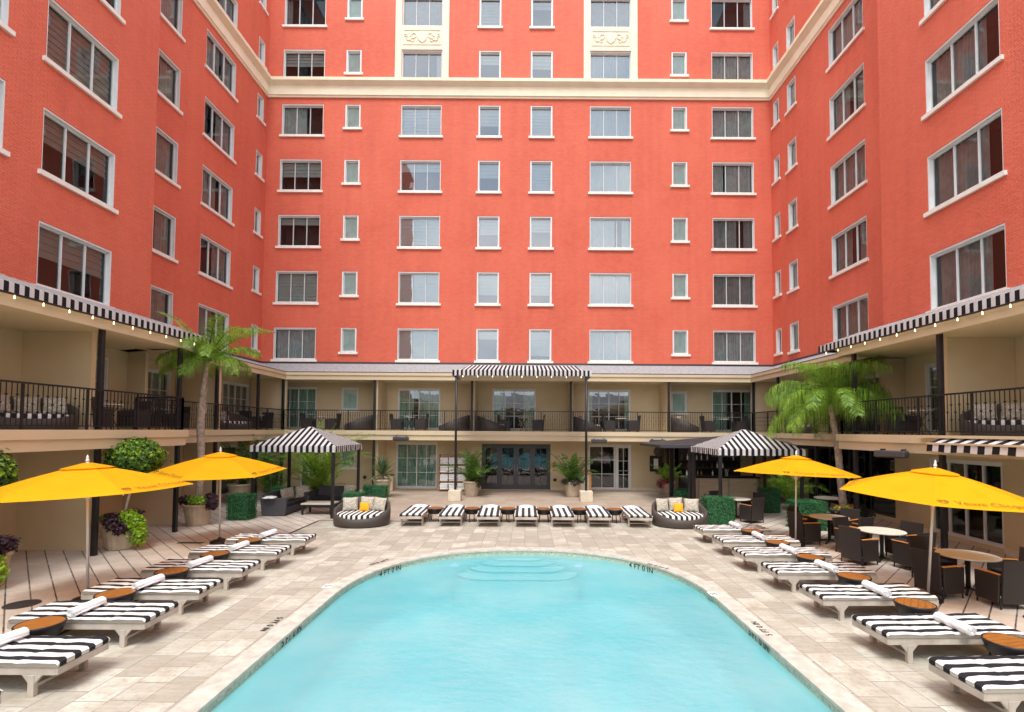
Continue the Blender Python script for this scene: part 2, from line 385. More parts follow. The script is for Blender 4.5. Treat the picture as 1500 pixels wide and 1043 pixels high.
def kids(o): return [c for c in bpy.data.objects if c.parent == o]
def dup(root, label=None, loc=None, rz=None, group=None):
    def cp(o, par):
        c = o.copy(); col.objects.link(c); c.parent = par
        for k in CH.get(o.name) or kids(o): cp(k, c)
        return c
    if root.name not in CH:
        st = [root]
        while st:
            x = st.pop(); CH[x.name] = kids(x); st += CH[x.name]
    r = cp(root, None)
    if label: r["label"] = label
    if group: r["group"] = group
    if loc: r.location = loc
    if rz is not None: r.rotation_euler = (0, 0, rz)
    return r
class Family:
    """the first placement moves the prototype itself, later ones copy it"""
    def __init__(s, root): s.r = root; s.used = False
    def put(s, label, loc, rz=0, group=None, tilt=None):
        if s.used: o = dup(s.r, label, loc, rz, group)
        else: o = s.r; s.used = True; o.location = loc; o["label"] = label; o.rotation_euler = (0, 0, rz)
        if group: o["group"] = group
        if tilt: o.rotation_euler = (tilt[0], tilt[1], rz)
        return o
def sweep(mb, poly, prof, mi=0, closed_prof=True):
    """axis aligned open polyline; prof = (offset towards court, z). court is on the right-hand side walking the polyline"""
    n = len(poly); offs = []
    for i, p in enumerate(poly):
        dirs = []
        if i > 0: dirs.append((Vector(p)-Vector(poly[i-1])).normalized())
        if i < n-1: dirs.append((Vector(poly[i+1])-Vector(p)).normalized())
        nn = [Vector((d.y, -d.x)) for d in dirs]
        offs.append(nn[0] if len(nn) == 1 else nn[0]+nn[1])
    vs = []; k = len(prof)
    for p, o in zip(poly, offs):
        for (a, z) in prof: vs.append((p[0]+o.x*a, p[1]+o.y*a, z))
    fs = []
    for i in range(n-1):
        for j in range(k if closed_prof else k-1):
            fs.append((i*k+j, i*k+(j+1) % k, (i+1)*k+(j+1) % k, (i+1)*k+j))
    if closed_prof: fs.append(tuple(range(k))); fs.append(tuple(range((n-1)*k, n*k)))
    return mb.add(vs, fs, mi)
def wall(mb, axis, pos, a0, a1, z0, z1, holes, depth=.9, sgn=1, mi=0, mid=1):
    """axis 'y': plane y=pos spanning x; axis 'x': plane x=pos spanning y. sgn: direction (away from court) of the room behind"""
    P = (lambda a, d, z: (a, pos+d*sgn, z)) if axis == 'y' else (lambda a, d, z: (pos+d*sgn, a, z))
    holes = [(max(h[0], a0), min(h[1], a1), max(h[2], z0), min(h[3], z1)) for h in holes]
    A = sorted({a0, a1, *[x for h in holes for x in h[:2]]}); Z = sorted({z0, z1, *[x for h in holes for x in h[2:]]})
    for i in range(len(A)-1):
        for j in range(len(Z)-1):
            ca, cz = (A[i]+A[i+1])/2, (Z[j]+Z[j+1])/2
            if any(h[0] < ca < h[1] and h[2] < cz < h[3] for h in holes): continue
            mb.quad(P(A[i], 0, Z[j]), P(A[i+1], 0, Z[j]), P(A[i+1], 0, Z[j+1]), P(A[i], 0, Z[j+1]), mi)
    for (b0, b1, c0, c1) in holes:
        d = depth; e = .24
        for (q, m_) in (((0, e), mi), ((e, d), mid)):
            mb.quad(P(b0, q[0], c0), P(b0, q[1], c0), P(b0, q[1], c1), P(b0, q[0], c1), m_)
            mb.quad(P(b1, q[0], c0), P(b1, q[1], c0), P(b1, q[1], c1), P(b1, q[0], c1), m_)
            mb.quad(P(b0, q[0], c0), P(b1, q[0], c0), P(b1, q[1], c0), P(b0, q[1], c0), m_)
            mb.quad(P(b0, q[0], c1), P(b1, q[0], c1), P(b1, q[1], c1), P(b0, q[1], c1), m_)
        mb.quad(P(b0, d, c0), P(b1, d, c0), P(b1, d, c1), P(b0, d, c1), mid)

# ------------------------------------------------------------------ window builder (cached meshes)
CACHE = {}
def cached(key, fn):
    if key not in CACHE: CACHE[key] = fn()
    return CACHE[key]
def link(name, me, parent, loc=(0, 0, 0), rz=0):
    o = bpy.data.objects.new(name, me); col.objects.link(o); o.parent = parent; o.location = loc; o.rotation_euler = (0, 0, rz); return o
def mesh_of(mb, name, mats, smooth=False):
    me = bpy.data.meshes.new(name); me.from_pydata(mb.v, [], mb.f)
    for m in mats: me.materials.append(M[m])
    me.polygons.foreach_set("material_index", mb.m)
    if smooth: me.polygons.foreach_set("use_smooth", [True]*len(me.polygons))
    me.update(); return me
def frame_mb(w, h, cols, rows, jw=.03, dep=.2, bar=.028, heads=.05, center=None, barm=1, first=.012):
    b = MB(); x0, x1 = -w/2+.003, w/2-.003; z0, z1 = .003, h-.003
    b.box(x0, x0+jw, first, dep, z0, z1); b.box(x1-jw, x1, first, dep, z0, z1)
    b.box(x0+jw, x1-jw, first, dep, z1-heads, z1); b.box(x0+jw, x1-jw, first+.004, dep, z0, z0+.06)
    gx0, gx1 = x0+jw, x1-jw; gz0, gz1 = z0+.06, z1-heads
    # inner sash
    sd = dep-.075
    for a, c, d, e in ((gx0, gx0+.02, gz0, gz1), (gx1-.02, gx1, gz0, gz1), (gx0+.02, gx1-.02, gz1-.05, gz1), (gx0+.02, gx1-.02, gz0, gz0+.03)):
        b.box(a, c, sd, dep-.004, d, e, barm)
    for i in range(1, cols):
        x = gx0+(gx1-gx0)*i/cols; bw = bar*(1.8 if center and i == cols//2 else 1)
        b.box(x-bw/2, x+bw/2, sd-.01, dep-.006, gz0+.03, gz1-.05, barm)
    for j in range(1, rows):
        z = gz0+(gz1-gz0)*j/rows
        for i in range(cols):
            xa = gx0+(gx1-gx0)*i/cols+(bar/2 if i else .03); xb = gx0+(gx1-gx0)*(i+1)/cols-(bar/2 if i < cols-1 else .03)
            b.box(xa, xb, sd, dep-.008, z-bar/2, z+bar/2, barm)
    return b, (gx0, gx1, gz0, gz1, dep-.03)
def curtain_mb(g, style, cov):
    x0, x1, z0, z1, y = g; b = MB(); y = y+.13
    if style in ('blind', 'dblind'):
        zb = z1-(z1-z0)*cov; n = max(2, int((z1-zb)/.17)); ys = []
        for i in range(n):
            a = z1-(z1-zb)*i/n; c = z1-(z1-zb)*(i+1)/n
            b.quad((x0, y, a), (x1, y, a), (x1, y-.035, c), (x0, y-.035, c)); b.quad((x0, y-.035, c), (x1, y-.035, c), (x1, y, c), (x0, y, c))
    else:
        rng = random.Random(hash((round(x0, 2), style, str(cov))) % 9999)
        for (a, c) in cov:
            xa, xb = x0+(x1-x0)*a, x0+(x1-x0)*c; n = max(8, int((xb-xa)/.028)); pr = None; ph = rng.random()*6
            for i in range(n+1):
                x = xa+(xb-xa)*i/n; yy = y+.03*math.sin(ph+x*42+1.5*math.sin(x*9))
                if pr: b.quad((pr[0], pr[1], z0), (x, yy, z0), (x, yy, z1), (pr[0], pr[1], z1))
                pr = (x, yy)
    return b
CM = dict(blind='blind', dblind='dblind', drape='drape', ddrape='ddrape', sheer='sheer', green='greensheer')
def window(root, name, x, y, z, rz, w, h, cols, rows=1, style=None, cov=1, glass='glass', sill=True, center=None, frost=False, jw=.032, dep=.2, heads=.05, fm=('white', 'white'), bar=.028):
    key = (w, h, cols, rows, center, jw, dep, heads, fm, bar)
    me, g = cached(key, lambda: (lambda r: (mesh_of(r[0], name, fm), r[1]))(frame_mb(w, h, cols, rows, jw, dep, bar, heads, center)))
    o = link(name, me, root, (x, y, z), rz)
    if sill:
        sm = cached(('sill', w), lambda: mesh_of(MB().box(-w/2-.1, w/2+.1, -.08, .01, -.12, -.0), 'sill', ['sill']))
        link('sill', sm, o)
    pk = cached(key+(glass,), lambda: mesh_of(MB().quad((g[0], g[4], g[2]), (g[1], g[4], g[2]), (g[1], g[4], g[3]), (g[0], g[4], g[3])), 'pane', [glass]))
    link('pane', pk, o)
    if frost:
        fk = cached(key+('frost', ), lambda: mesh_of(MB().quad((g[0], g[4]+.05, g[2]), (g[1], g[4]+.05, g[2]), (g[1], g[4]+.05, g[3]), (g[0], g[4]+.05, g[3])), 'frosted_screen', ['frost' if frost == 1 else 'cream']))
        link('frosted_screen', fk, o)
    if style:
        ck = cached(key+(style, str(cov)), lambda: mesh_of(curtain_mb(g, style, cov), 'curtain', [CM[style]], style not in ('blind', 'dblind')))
        link('blind' if 'blind' in style else 'curtain', ck, o)
    return o
BACK, LEFTW, RIGHTW = 0, PI/2, -PI/2

# ================================================================== GROUND
def pool_outline(off=0.0, n=48, yback=-13.0):
    a, b_, yc = 3.70+off, 3.95+off, 9.9; pts = [(-a-.02, yback)]
    for i in range(n+1):
        t = PI-PI*i/n; c, s = math.cos(t), math.sin(t)
        pts.append((a*math.copysign(abs(c)**(2/2.2), c), yc+b_*abs(s)**(2/2.2)))
    pts.append((a+.02, yback)); return pts
def plate(mb, inner, X0, X1, Y1, z, mi=0):
    """flat sheet between an inner outline (open at its y start) and the rectangle X0..X1 up to Y1"""
    n = len(inner); o = []
    for (x, y) in inner:
        o.append((x, y))
    ybk = inner[0][1]
    outer = []
    for i, (x, y) in enumerate(inner):
        if i == 0: outer.append((X0, ybk)); continue
        if i == n-1: outer.append((X1, ybk)); continue
        cx, cy = 0, 9.9
        dx, dy = x-cx, y-cy
        if dy < 1e-3: outer.append((X0 if x < 0 else X1, y)); continue
        s = min(((X1 if dx > 0 else X0)-cx)/dx if abs(dx) > 1e-6 else 1e9, (Y1-cy)/dy)
        outer.append((cx+dx*s, cy+dy*s))
    for i in range(n-1):
        mb.quad((*inner[i], z), (*inner[i+1], z), (*outer[i+1], z), (*outer[i], z), mi)
        a, b_ = outer[i], outer[i+1]
        if abs(a[0]-X0) < 1e-6 and abs(b_[1]-Y1) < 1e-6 and a[1] < Y1-1e-6: mb.add([(*a, z), (*b_, z), (X0, Y1, z)], [(0, 1, 2)], mi)
        if abs(b_[0]-X1) < 1e-6 and abs(a[1]-Y1) < 1e-6 and b_[1] < Y1-1e-6: mb.add([(*a, z), (*b_, z), (X1, Y1, z)], [(0, 1, 2)], mi)
XL, XR, YP = -7.15, 7.0, 18.0
mb = MB(); plate(mb, pool_outline(.30), XL, XR, YP-.06, 0)
tag(mb.build('pool_deck', 'deck'), kind='structure')
mb = MB(); mb.box(XL-.075, XL+.005, -13, YP+.005, -.03, .004); mb.box(XR-.005, XR+.075, -13, YP+.005, -.03, .004); mb.box(XL+.005, XR-.005, YP-.065, YP+.005, -.03, .004)
tag(mb.build('drain_channel', 'black'), kind='structure')
mb = MB(); mb.quad((-15, -13, 0), (XL-.07, -13, 0), (XL-.07, 28, 0), (-15, 28, 0)); tag(mb.build('paving_west', 'paver'), kind='structure')
mb = MB(); mb.quad((XR+.07, -13, 0), (15, -13, 0), (15, 28, 0), (XR+.07, 28, 0)); tag(mb.build('paving_east', 'paver2'), kind='structure')
mb = MB(); mb.quad((XL-.07, YP, 0), (XR+.07, YP, 0), (XR+.07, 28, 0), (XL-.07, 28, 0)); tag(mb.build('patio', 'patio'), kind='structure')
# coping ring
mb = MB(); a_, b_ = pool_outline(.30), pool_outline(-.02)
for i in range(len(a_)-1):
    p, q, r_, s_ = a_[i], a_[i+1], b_[i+1], b_[i]
    mb.quad((*p, 0.004), (*q, 0.004), (*r_, 0.004), (*s_, 0.004)); mb.quad((*s_, .004), (*r_, .004), (*r_, -.035), (*s_, -.035))
tag(mb.build('pool_coping', 'coping'), kind='structure')
mb = MB(); o1 = pool_outline(0)
for i in range(len(o1)-1):
    p, q = o1[i], o1[i+1]
    mb.quad((*p, -.035), (*q, -.035), (*q, -.24), (*p, -.24), 0); mb.quad((*p, -.24), (*q, -.24), (*q, -1.25), (*p, -1.25), 1)
    mb.quad((*p, -.035), (*q, -.035), (*b_[i+1], -.035), (*b_[i], -.035), 0)
mb.add([(x, y, -1.25) for x, y in o1], [tuple(range(len(o1)))], 1)
mb.quad((-3.68, -13, 0), (3.68, -13, 0), (3.68, -13, -1.25), (-3.68, -13, -1.25), 1)
tag(mb.build('pool_basin', ['tile', 'plaster']), kind='structure')
mb = MB(); mb.add([(x*.9995, y, -.135) for x, y in o1], [tuple(range(len(o1)))]); tag(mb.build('pool_water', 'water'), kind='structure')
# steps in the shallow end
mb = MB()
def stad(hw, yf, yb=14.2, cx=-.2, r=.35, n=6):
    pts = [(cx-hw, yb)]
    for i in range(n+1):
        t = PI+PI/2*i/n; pts.append((cx-hw+r+r*math.cos(t), yf+r+r*math.sin(t)))
    for i in range(n+1):
        t = 1.5*PI+PI/2*i/n; pts.append((cx+hw-r+r*math.cos(t), yf+r+r*math.sin(t)))
    pts.append((cx+hw, yb)); return pts
def clip(p):
    a, b2, yc = 3.64, 3.9, 9.9; x, y = p
    f = max(0, 1-abs(x/a)**2.2)**(1/2.2); return (x, min(y, yc+b2*f))
for k, (hw, yf, z) in enumerate(((.78, 13.5, -.21), (1.02, 13.3, -.30), (1.3, 13.08, -.40), (1.62, 12.82, -.52))):
    o_ = stad(hw, yf, r=.45+.1*k); cc = [clip(p) for p in o_]
    top = [(*p, z) for p in cc]; n = len(top)
    back = [clip((-.2-hw+(2*hw)*i/10, 14.2)) for i in range(11)]
    ring = cc+[clip(p) for p in reversed(back[1:-1])]
    mb.add([(*p, z) for p in ring], [tuple(range(len(ring)))], 0)
    for i in range(n-1):
        p, q = cc[i], cc[i+1]
        mb.quad((*p, z), (*q, z), (*q, z-.02), (*p, z-.02), 1); mb.quad((*p, z-.02), (*q, z-.02), (*q, -1.25), (*p, -1.25), 0)
        d = .035; ci = (-.2, 13.9)
        pi_ = (p[0]+(ci[0]-p[0])*d/max(.3, math.dist(p, ci)), p[1]+(ci[1]-p[1])*d/max(.3, math.dist(p, ci))); qi = (q[0]+(ci[0]-q[0])*d/max(.3, math.dist(q, ci)), q[1]+(ci[1]-q[1])*d/max(.3, math.dist(q, ci)))
        mb.quad((*p, z+.003), (*q, z+.003), (*qi, z+.003), (*pi_, z+.003), 1)
M['nosing'] = simple("blue nosing tile", (.06, .16, .30), .4, var=.1)
tag(mb.build('pool_steps', ['step', 'nosing']), kind='structure')
for x, lb in ((-1.75, 'violet glowing lamp under water left of the pool steps'), (1.35, 'violet glowing lamp under water right of the pool steps')):
    t_ = thing('pool_lamp', lb, 'pool lamp', (x, 12.95, -.2), 0, 'underwater pool lamps')
    MB().lathe([(.10, 0), (.10, .02), (.07, .03)], 16).build('lens', 'violet', t_)
    MB().lathe([(.14, -.03), (.14, .012), (.10, .012)], 16).build('trim_ring', 'white', t_)
# wide ground outside the buildings
mb = MB()
for q in (((-300, -300), (300, -300), (300, -13.0), (-300, -13.0)), ((-300, -13), (-15, -13), (-15, 28), (-300, 28)), ((15, -13), (300, -13), (300, 28), (15, 28)), ((-300, 28), (300, 28), (300, 300), (-300, 300))):
    mb.quad(*[(x, y, -.03) for x, y in q])
tag(mb.build('ground', 'ground'), kind='structure')

# text helper
def text_mesh(s, size, mat, name, parent=None, extrude=0.0, align='CENTER', wf=1.0):
    cu = bpy.data.curves.new(name, 'FONT'); cu.body = s; cu.size = size; cu.align_x = align; cu.align_y = 'CENTER'; cu.extrude = extrude; cu.offset = .022*size*wf; cu.space_character = 1.08
    to = bpy.data.objects.new(name, cu); me = bpy.data.meshes.new_from_object(to)
    bpy.data.objects.remove(to); bpy.data.curves.remove(cu)
    me.materials.clear(); me.materials.append(M[mat])
    o = bpy.data.objects.new(name, me); col.objects.link(o); o.parent = parent; return o
def frame_m(p, xd, yd):
    x = Vector(xd).normalized(); z = x.cross(Vector(yd)).normalized(); y = z.cross(x)
    return Matrix(((x.x, y.x, z.x, p[0]), (x.y, y.y, z.y, p[1]), (x.z, y.z, z.z, p[2]), (0, 0, 0, 1)))
def mark(s, size, p, xd, yd, label, flat):
    o = text_mesh(s, size, 'black', 'depth_marking'); o.matrix_world = frame_m(p, xd, yd)
    tag(o, label, 'depth marking', 'pool depth markings'); return o
mark("5 FT 0 IN", .165, (-3.686, 8.26, -.077), (0, 1, 0), (0, 0, 1), 'black 5 FT 0 IN lettering on the pool wall, left side', 0)
mark("5 FT 0 IN", .165, (3.686, 8.2, -.077), (0, -1, 0), (0, 0, 1), 'black 5 FT 0 IN lettering on the pool wall, right side', 0)
mark("4 FT 0 IN", .17, (-3.11, 12.02, -.09), (.46, .89, 0), (0, 0, 1), 'black 4 FT 0 IN lettering on the curved pool wall, left side', 0)
mark("4 FT 0 IN", .17, (2.79, 12.42, -.09), (.62, -.78, 0), (0, 0, 1), 'black 4 FT 0 IN lettering on the curved pool wall, right side', 0)
mark("5 FT 0 IN", .14, (-4.13, 8.5, .008), (0, -1, 0), (1, 0, 0), 'black 5 FT 0 IN lettering on the deck left of the pool', 1)
mark("5 FT 0 IN", .14, (3.86, 8.45, .008), (0, 1, 0), (-1, 0, 0), 'black 5 FT 0 IN lettering on the deck right of the pool', 1)
mark("4 FT 0 IN", .14, (-3.5, 12.45, .008), (-.46, -.89, 0), (.89, -.46, 0), 'faded 4 FT 0 IN lettering on the deck at the pool curve, left side', 1)
mark("4 FT 0 IN", .14, (3.15, 12.25, .008), (-.62, .78, 0), (-.78, -.62, 0), 'faded 4 FT 0 IN lettering on the deck at the pool curve, right side', 1)
for (x, y, lb) in ((-4.0, 10.55, 'white no diving tile set in the deck left of the pool'), (3.72, 10.2, 'white no diving tile set in the deck right of the pool')):
    t_ = thing('warning_tile', lb, 'tile', (x, y, .003), 0, 'no diving tiles')
    MB().box(-.09, .09, -.13, .13, 0, .004).build('tile_face', 'paper', t_)
    b = MB()
    for i in range(20):
        a, c = 2*PI*i/20, 2*PI*(i+1)/20
        b.quad((.07*math.cos(a), .07*math.sin(a), .006), (.07*math.cos(c), .07*math.sin(c), .006), (.055*math.cos(c), .055*math.sin(c), .006), (.055*math.cos(a), .055*math.sin(a), .006))
    b.quad((-.05, -.045, .006), (-.04, -.055, .006), (.05, .045, .006), (.04, .055, .006)); b.box(-.05, .03, -.008, .006, .0045, .0055)
    b.build('symbol', 'black', t_)
for (x, y, lb) in ((-9.05, 9.35, 'round dark drain cover in the paving left of the umbrella pole'), (8.9, 8.9, 'round dark drain cover in the paving right of the umbrella pole')):
    d = MB(); d.lathe([(.26, .0), (.26, .012), (.22, .016), (.0, .016)], 24)
    tag(d.build('drain_cover', 'heater', loc=(x, y, 0)), lb, 'drain cover', 'round drain covers')
tag(MB().box(-.35, .35, -.09, .09, .002, .008).build('floor_grate', 'heater', loc=(-9.3, 14.4, 0)), 'rectangular dark grate set in the paving by the second planter', 'grate')

# ================================================================== RED HOTEL TOWER
hotel = thing('hotel_tower', 'tall orange red hotel tower with white windows and a cream cornice', 'building')
ZR = [6.9+3.07*k for k in range(8)]; ZT = 31.5
NL, FL, NR, FR, YB, YLN, YRN, Y0 = -12.9, -14.2, 12.4, 13.25, 27.3, 17.4, 17.65, -2.0
hb, hl, hr, hnl, hnr = [], [], [], [], []
def addwin(hs, pos, ax, c, w, z, h, **k):
    hs.append((c-w/2, c+w/2, z, z+h))
    rz = {'b': BACK, 'l': LEFTW, 'r': RIGHTW}[ax]
    p = (c, pos) if ax == 'b' else (pos, c)
    window(hotel, k.pop('name'), p[0], p[1], z, rz, w, h, **k)
full = [(0, 1)]; sides = [(0, .3), (.72, 1)]; most = [(0, .62), (.8, 1)]
stA = [('drape', full), ('dblind', 1), ('dblind', .25), ('dblind', .5), ('drape', [(0, .55)]), ('dblind', .45), ('ddrape', [(0, .12)]), None]
stB = [('blind', 1), ('blind', 1), ('blind', .9), ('blind', .3), ('blind', 1), ('sheer', [(.85, 1)]), ('ddrape', full), ('blind', 1)]
stN1 = [('blind', .3), ('blind', .7), ('blind', .55), ('blind', .5), ('blind', .6), ('blind', .35), ('dblind', 1), ('blind', 1)]
stN2 = [('blind', .85), ('blind', .7), ('blind', .45), ('blind', 1), ('blind', 1), ('blind', .5), ('dblind', .3), ('blind', 1)]
stC = [('sheer', full), ('sheer', full), ('sheer', most), ('sheer', full), ('sheer', full), ('sheer', full), ('ddrape', full), ('sheer', full)]
stD = [('drape', full), ('ddrape', full), ('ddrape', most), ('drape', [(0, .3), (.34, 1)]), ('drape', full), ('drape', full), ('ddrape', [(.85, 1)]), None]
for k in range(8):
    z = ZR[k]; sl_ = k != 5
    for c, w_, st in ((-12.3, 2.26, stA), (-5.8, 2.2, stB), (4.52, 2.24, stC), (11.18, 2.26, stD)):
        s = st[k]
        dx = {0: -.12, 1: -.08, 2: -.02, 3: .0, 4: .04, 5: .05}.get(k, .05) if c < -10 else 0
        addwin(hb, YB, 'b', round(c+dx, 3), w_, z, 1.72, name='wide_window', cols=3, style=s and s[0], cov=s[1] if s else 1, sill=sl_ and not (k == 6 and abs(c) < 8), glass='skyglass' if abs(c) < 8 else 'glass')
    for c, st in ((-2.08, stN1), (.76, stN2)):
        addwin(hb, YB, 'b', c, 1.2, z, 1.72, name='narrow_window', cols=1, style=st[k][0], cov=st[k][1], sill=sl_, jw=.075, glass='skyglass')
    for c in (-9.53, 8.28):
        addwin(hb, YB, 'b', c, .84, z+.42, 1.3, name='small_window', cols=1, frost=2 if (k == 1 and c < 0) else 1, sill=True, jw=.08)
    LN = [('dblind', .5), ('dblind', .45), ('dblind', .9), ('dblind', .5), ('ddrape', full), ('ddrape', full), ('ddrape', full), ('ddrape', full)]
    s = LN[k]
    addwin(hnl, NL, 'l', 14.54, 2.4, z+.03, 1.74, name='wide_window', cols=3, style=s[0], cov=s[1])
    addwin(hnl, NL, 'l', 11.15, 2.4, z+.03, 1.74, name='wide_window', cols=3, style='ddrape', cov=sides)
    addwin(hl, FL, 'l', 19.8, 1.25, z, 1.72, name='narrow_window', cols=1, style='drape', cov=[(.35, 1)] if k % 2 else full, sill=sl_)
    addwin(hl, FL, 'l', 23.15, 2.3, z, 1.72, name='wide_window', cols=3, style='drape', cov=[(0, .2), (.55, 1)] if k % 2 else most, sill=sl_)
    addwin(hl, FL, 'l', 26.62, .66, z+.42, 1.3, name='small_window', cols=1, frost=1, sill=True, jw=.08)
    addwin(hnr, NR, 'r', 14.33, 2.5, z+.03, 1.74, name='wide_window', cols=3, style='drape', cov=[(0, .72)] if k in (1, 2, 0) else full)
    addwin(hnr, NR, 'r', 10.9, 2.5, z+.03, 1.74, name='wide_window', cols=3, style='drape', cov=sides)
    addwin(hr, FR, 'r', 20.83, 2.3, z, 1.72, name='wide_window', cols=3, style='drape', cov=[(0, .4), (.66, 1)] if k % 2 else full, sill=sl_)
    addwin(hr, FR, 'r', 18.2, .8, z, 1.72, name='narrow_window', cols=1, style='drape', cov=full, sill=sl_)
    addwin(hr, FR, 'r', 25.15, .85, z+.3, 1.42, name='small_window', cols=1, frost=1, sill=True, jw=.08)
    addwin(hr, FR, 'r', 26.7, .62, z+.42, 1.3, name='small_window', cols=1, frost=1, sill=True, jw=.08)
b = MB(); wall(b, 'y', YB, FL, FR, 6.3, ZT, hb); b.build('rear_wall', ['red', 'dark'], hotel)
b = MB(); wall(b, 'x', FL, YLN, YB, 6.3, ZT, hl, sgn=-1); b.quad((FL, YLN, 6.3), (NL, YLN, 6.3), (NL, YLN, ZT), (FL, YLN, ZT)); wall(b, 'x', NL, Y0, YLN, 6.3, ZT, hnl, sgn=-1)
b.quad((NL, Y0, 0), (NL-12, Y0, 0), (NL-12, Y0, ZT), (NL, Y0, ZT)); b.build('left_wing_wall', ['red', 'dark'], hotel)
b = MB(); wall(b, 'x', FR, YRN, YB, 6.3, ZT, hr, sgn=1); b.quad((FR, YRN, 6.3), (NR, YRN, 6.3), (NR, YRN, ZT), (FR, YRN, ZT)); wall(b, 'x', NR, Y0, YRN, 6.3, ZT, hnr, sgn=1)
b.quad((NR, Y0, 0), (NR+12, Y0, 0), (NR+12, Y0, ZT), (NR, Y0, ZT)); b.build('right_wing_wall', ['red', 'dark'], hotel)
TP = [(NL, Y0), (NL, YLN), (FL, YLN), (FL, YB), (FR, YB), (FR, YRN), (NR, YRN), (NR, Y0)]
b = MB(); sweep(b, TP, [(-.05, 21.25), (.08, 21.25), (.08, 21.33), (.14, 21.36), (.14, 21.76), (.11, 21.79), (.11, 21.87), (.2, 21.93), (.3, 22.0), (.36, 22.03), (.36, 22.2), (.30, 22.24), (-.05, 22.24)])
b.build('cornice', 'cream', hotel)
b = MB()
for (a0, a1) in ((NL-12, FL), (FR, NR+12)): b.box(a0, a1, Y0, YB+8, ZT+.01, ZT+.3)
b.box(FL, FR, YB, YB+8, ZT+.01, ZT+.3); b.build('roof', 'roof', hotel)
# cream panels around two window bays above the cornice
for c in (-5.8, 4.52):
    y = YB-.05; x0, x1 = c-1.47, c+1.47; hw = 1.12
    MB().box(x0, c-hw, y, YB+.01, 22.245, ZT).build('pilaster', 'cream', hotel); MB().box(c+hw, x1, y, YB+.01, 22.245, ZT).build('pilaster', 'cream', hotel)
    for k in (5, 6):
        zm = ZR[k]+2.42; b = MB(); b.box(c-hw, c+hw, y, YB+.01, ZR[k]+1.73, ZR[k+1]-.003)
        for (a0, a1, c0, c1) in ((-1.05, 1.05, .38, .43), (-1.05, 1.05, -.43, -.38), (-1.05, -1.0, -.38, .38), (1.0, 1.05, -.38, .38)):
            b.box(c+a0, c+a1, y-.025, y-.0005, zm+c0, zm+c1)
        # relief: shield with scrolls
        sh = [(-.22, .2), (-.08, .26), (.08, .26), (.22, .2), (.26, 0), (.2, -.16), (0, -.32), (-.2, -.16), (-.26, 0)]
        n = len(sh); vs = [(c+p[0], y-.05, zm+p[1]) for p in sh]+[(c+p[0]*1.12, y-.0005, zm+p[1]*1.12) for p in sh]
        b.add(vs, [tuple(range(n))]+[(i, (i+1) % n, n+(i+1) % n, n+i) for i in range(n)])
        for sg in (-1, 1):
            for (cx, cz, rr, a0, a1) in ((.45, .08, .13, 0, 1.6), (.72, -.06, .14, .6, 2.3), (.9, .1, .07, 0, 1.8), (.52, -.16, .09, 1, 2.8)):
                pts = [(c+sg*(cx+rr*math.cos(PI*(a0+(a1-a0)*i/10))), y-.015, zm+cz+rr*math.sin(PI*(a0+(a1-a0)*i/10))) for i in range(11)]
                b.tube(pts, .022, 6)
        b.build('spandrel_panel', 'cream', hotel)

# ================================================================== BEIGE BALCONY BUILDING
gal = thing('balcony_building', 'low beige two storey balcony building wrapped round the pool terrace', 'building')
EP = [(-10.6, -12), (-10.6, 16.0), (-12.05, 16.0), (-12.05, 25.6), (11.3, 25.6), (11.3, 16.7), (10.2, 16.7), (10.2, -12)]
WP = [(-13.2, -12), (-13.2, 16.9), (-14.0, 16.9), (-14.0, 27.6), (13.2, 27.6), (13.2, 17.2), (12.78, 17.2), (12.78, -12)]
RP = [(-12.9, -12), (-12.9, 17.4), (-14.2, 17.4), (-14.2, 27.32), (13.25, 27.32), (13.25, 17.65), (12.4, 17.65), (12.4, -12)]
def ring(mb, A, B, za, zb, mi=0):
    for i in range(len(A)-1): mb.quad((*A[i], za), (*A[i+1], za), (*B[i+1], zb), (*B[i], zb), mi)
b = MB(); ring(b, EP, RP, 6.07, 6.70); b.build('shingle_roof', 'roof', gal)
b = MB(); sweep(b, RP, [(0.0, 6.62), (.05, 6.62), (.05, 6.78), (0.0, 6.78)], closed_prof=False); b.build('roof_flashing', 'heater', gal)
b = MB(); sweep(b, EP, [(-.12, 5.67), (0, 5.67), (0, 5.86), (.03, 5.87), (.05, 5.9), (.05, 6.03), (.0, 6.065), (-.12, 6.065)]); b.build('eave_fascia', 'beige2', gal)
b = MB(); sweep(b, EP, [(.0, 6.035), (.055, 6.032), (.06, 6.06), (0, 6.075)]); b.build('gutter', 'heater', gal)
b = MB(); ring(b, EP, WP, 5.70, 5.70); b.build('soffit', 'soffit', gal)
b = MB(); ring(b, EP, WP, 3.10, 3.10); ring(b, EP, WP, 2.74, 2.74); b.build('balcony_floor', 'soffit', gal)
b = MB(); sweep(b, EP, [(-.1, 2.925), (.05, 2.925), (.05, 3.14), (-.1, 3.14)]); sweep(b, EP, [(-.12, 2.665), (.0, 2.665), (.0, 2.923), (-.12, 2.923)]); b.build('balcony_fascia', 'beige2', gal)
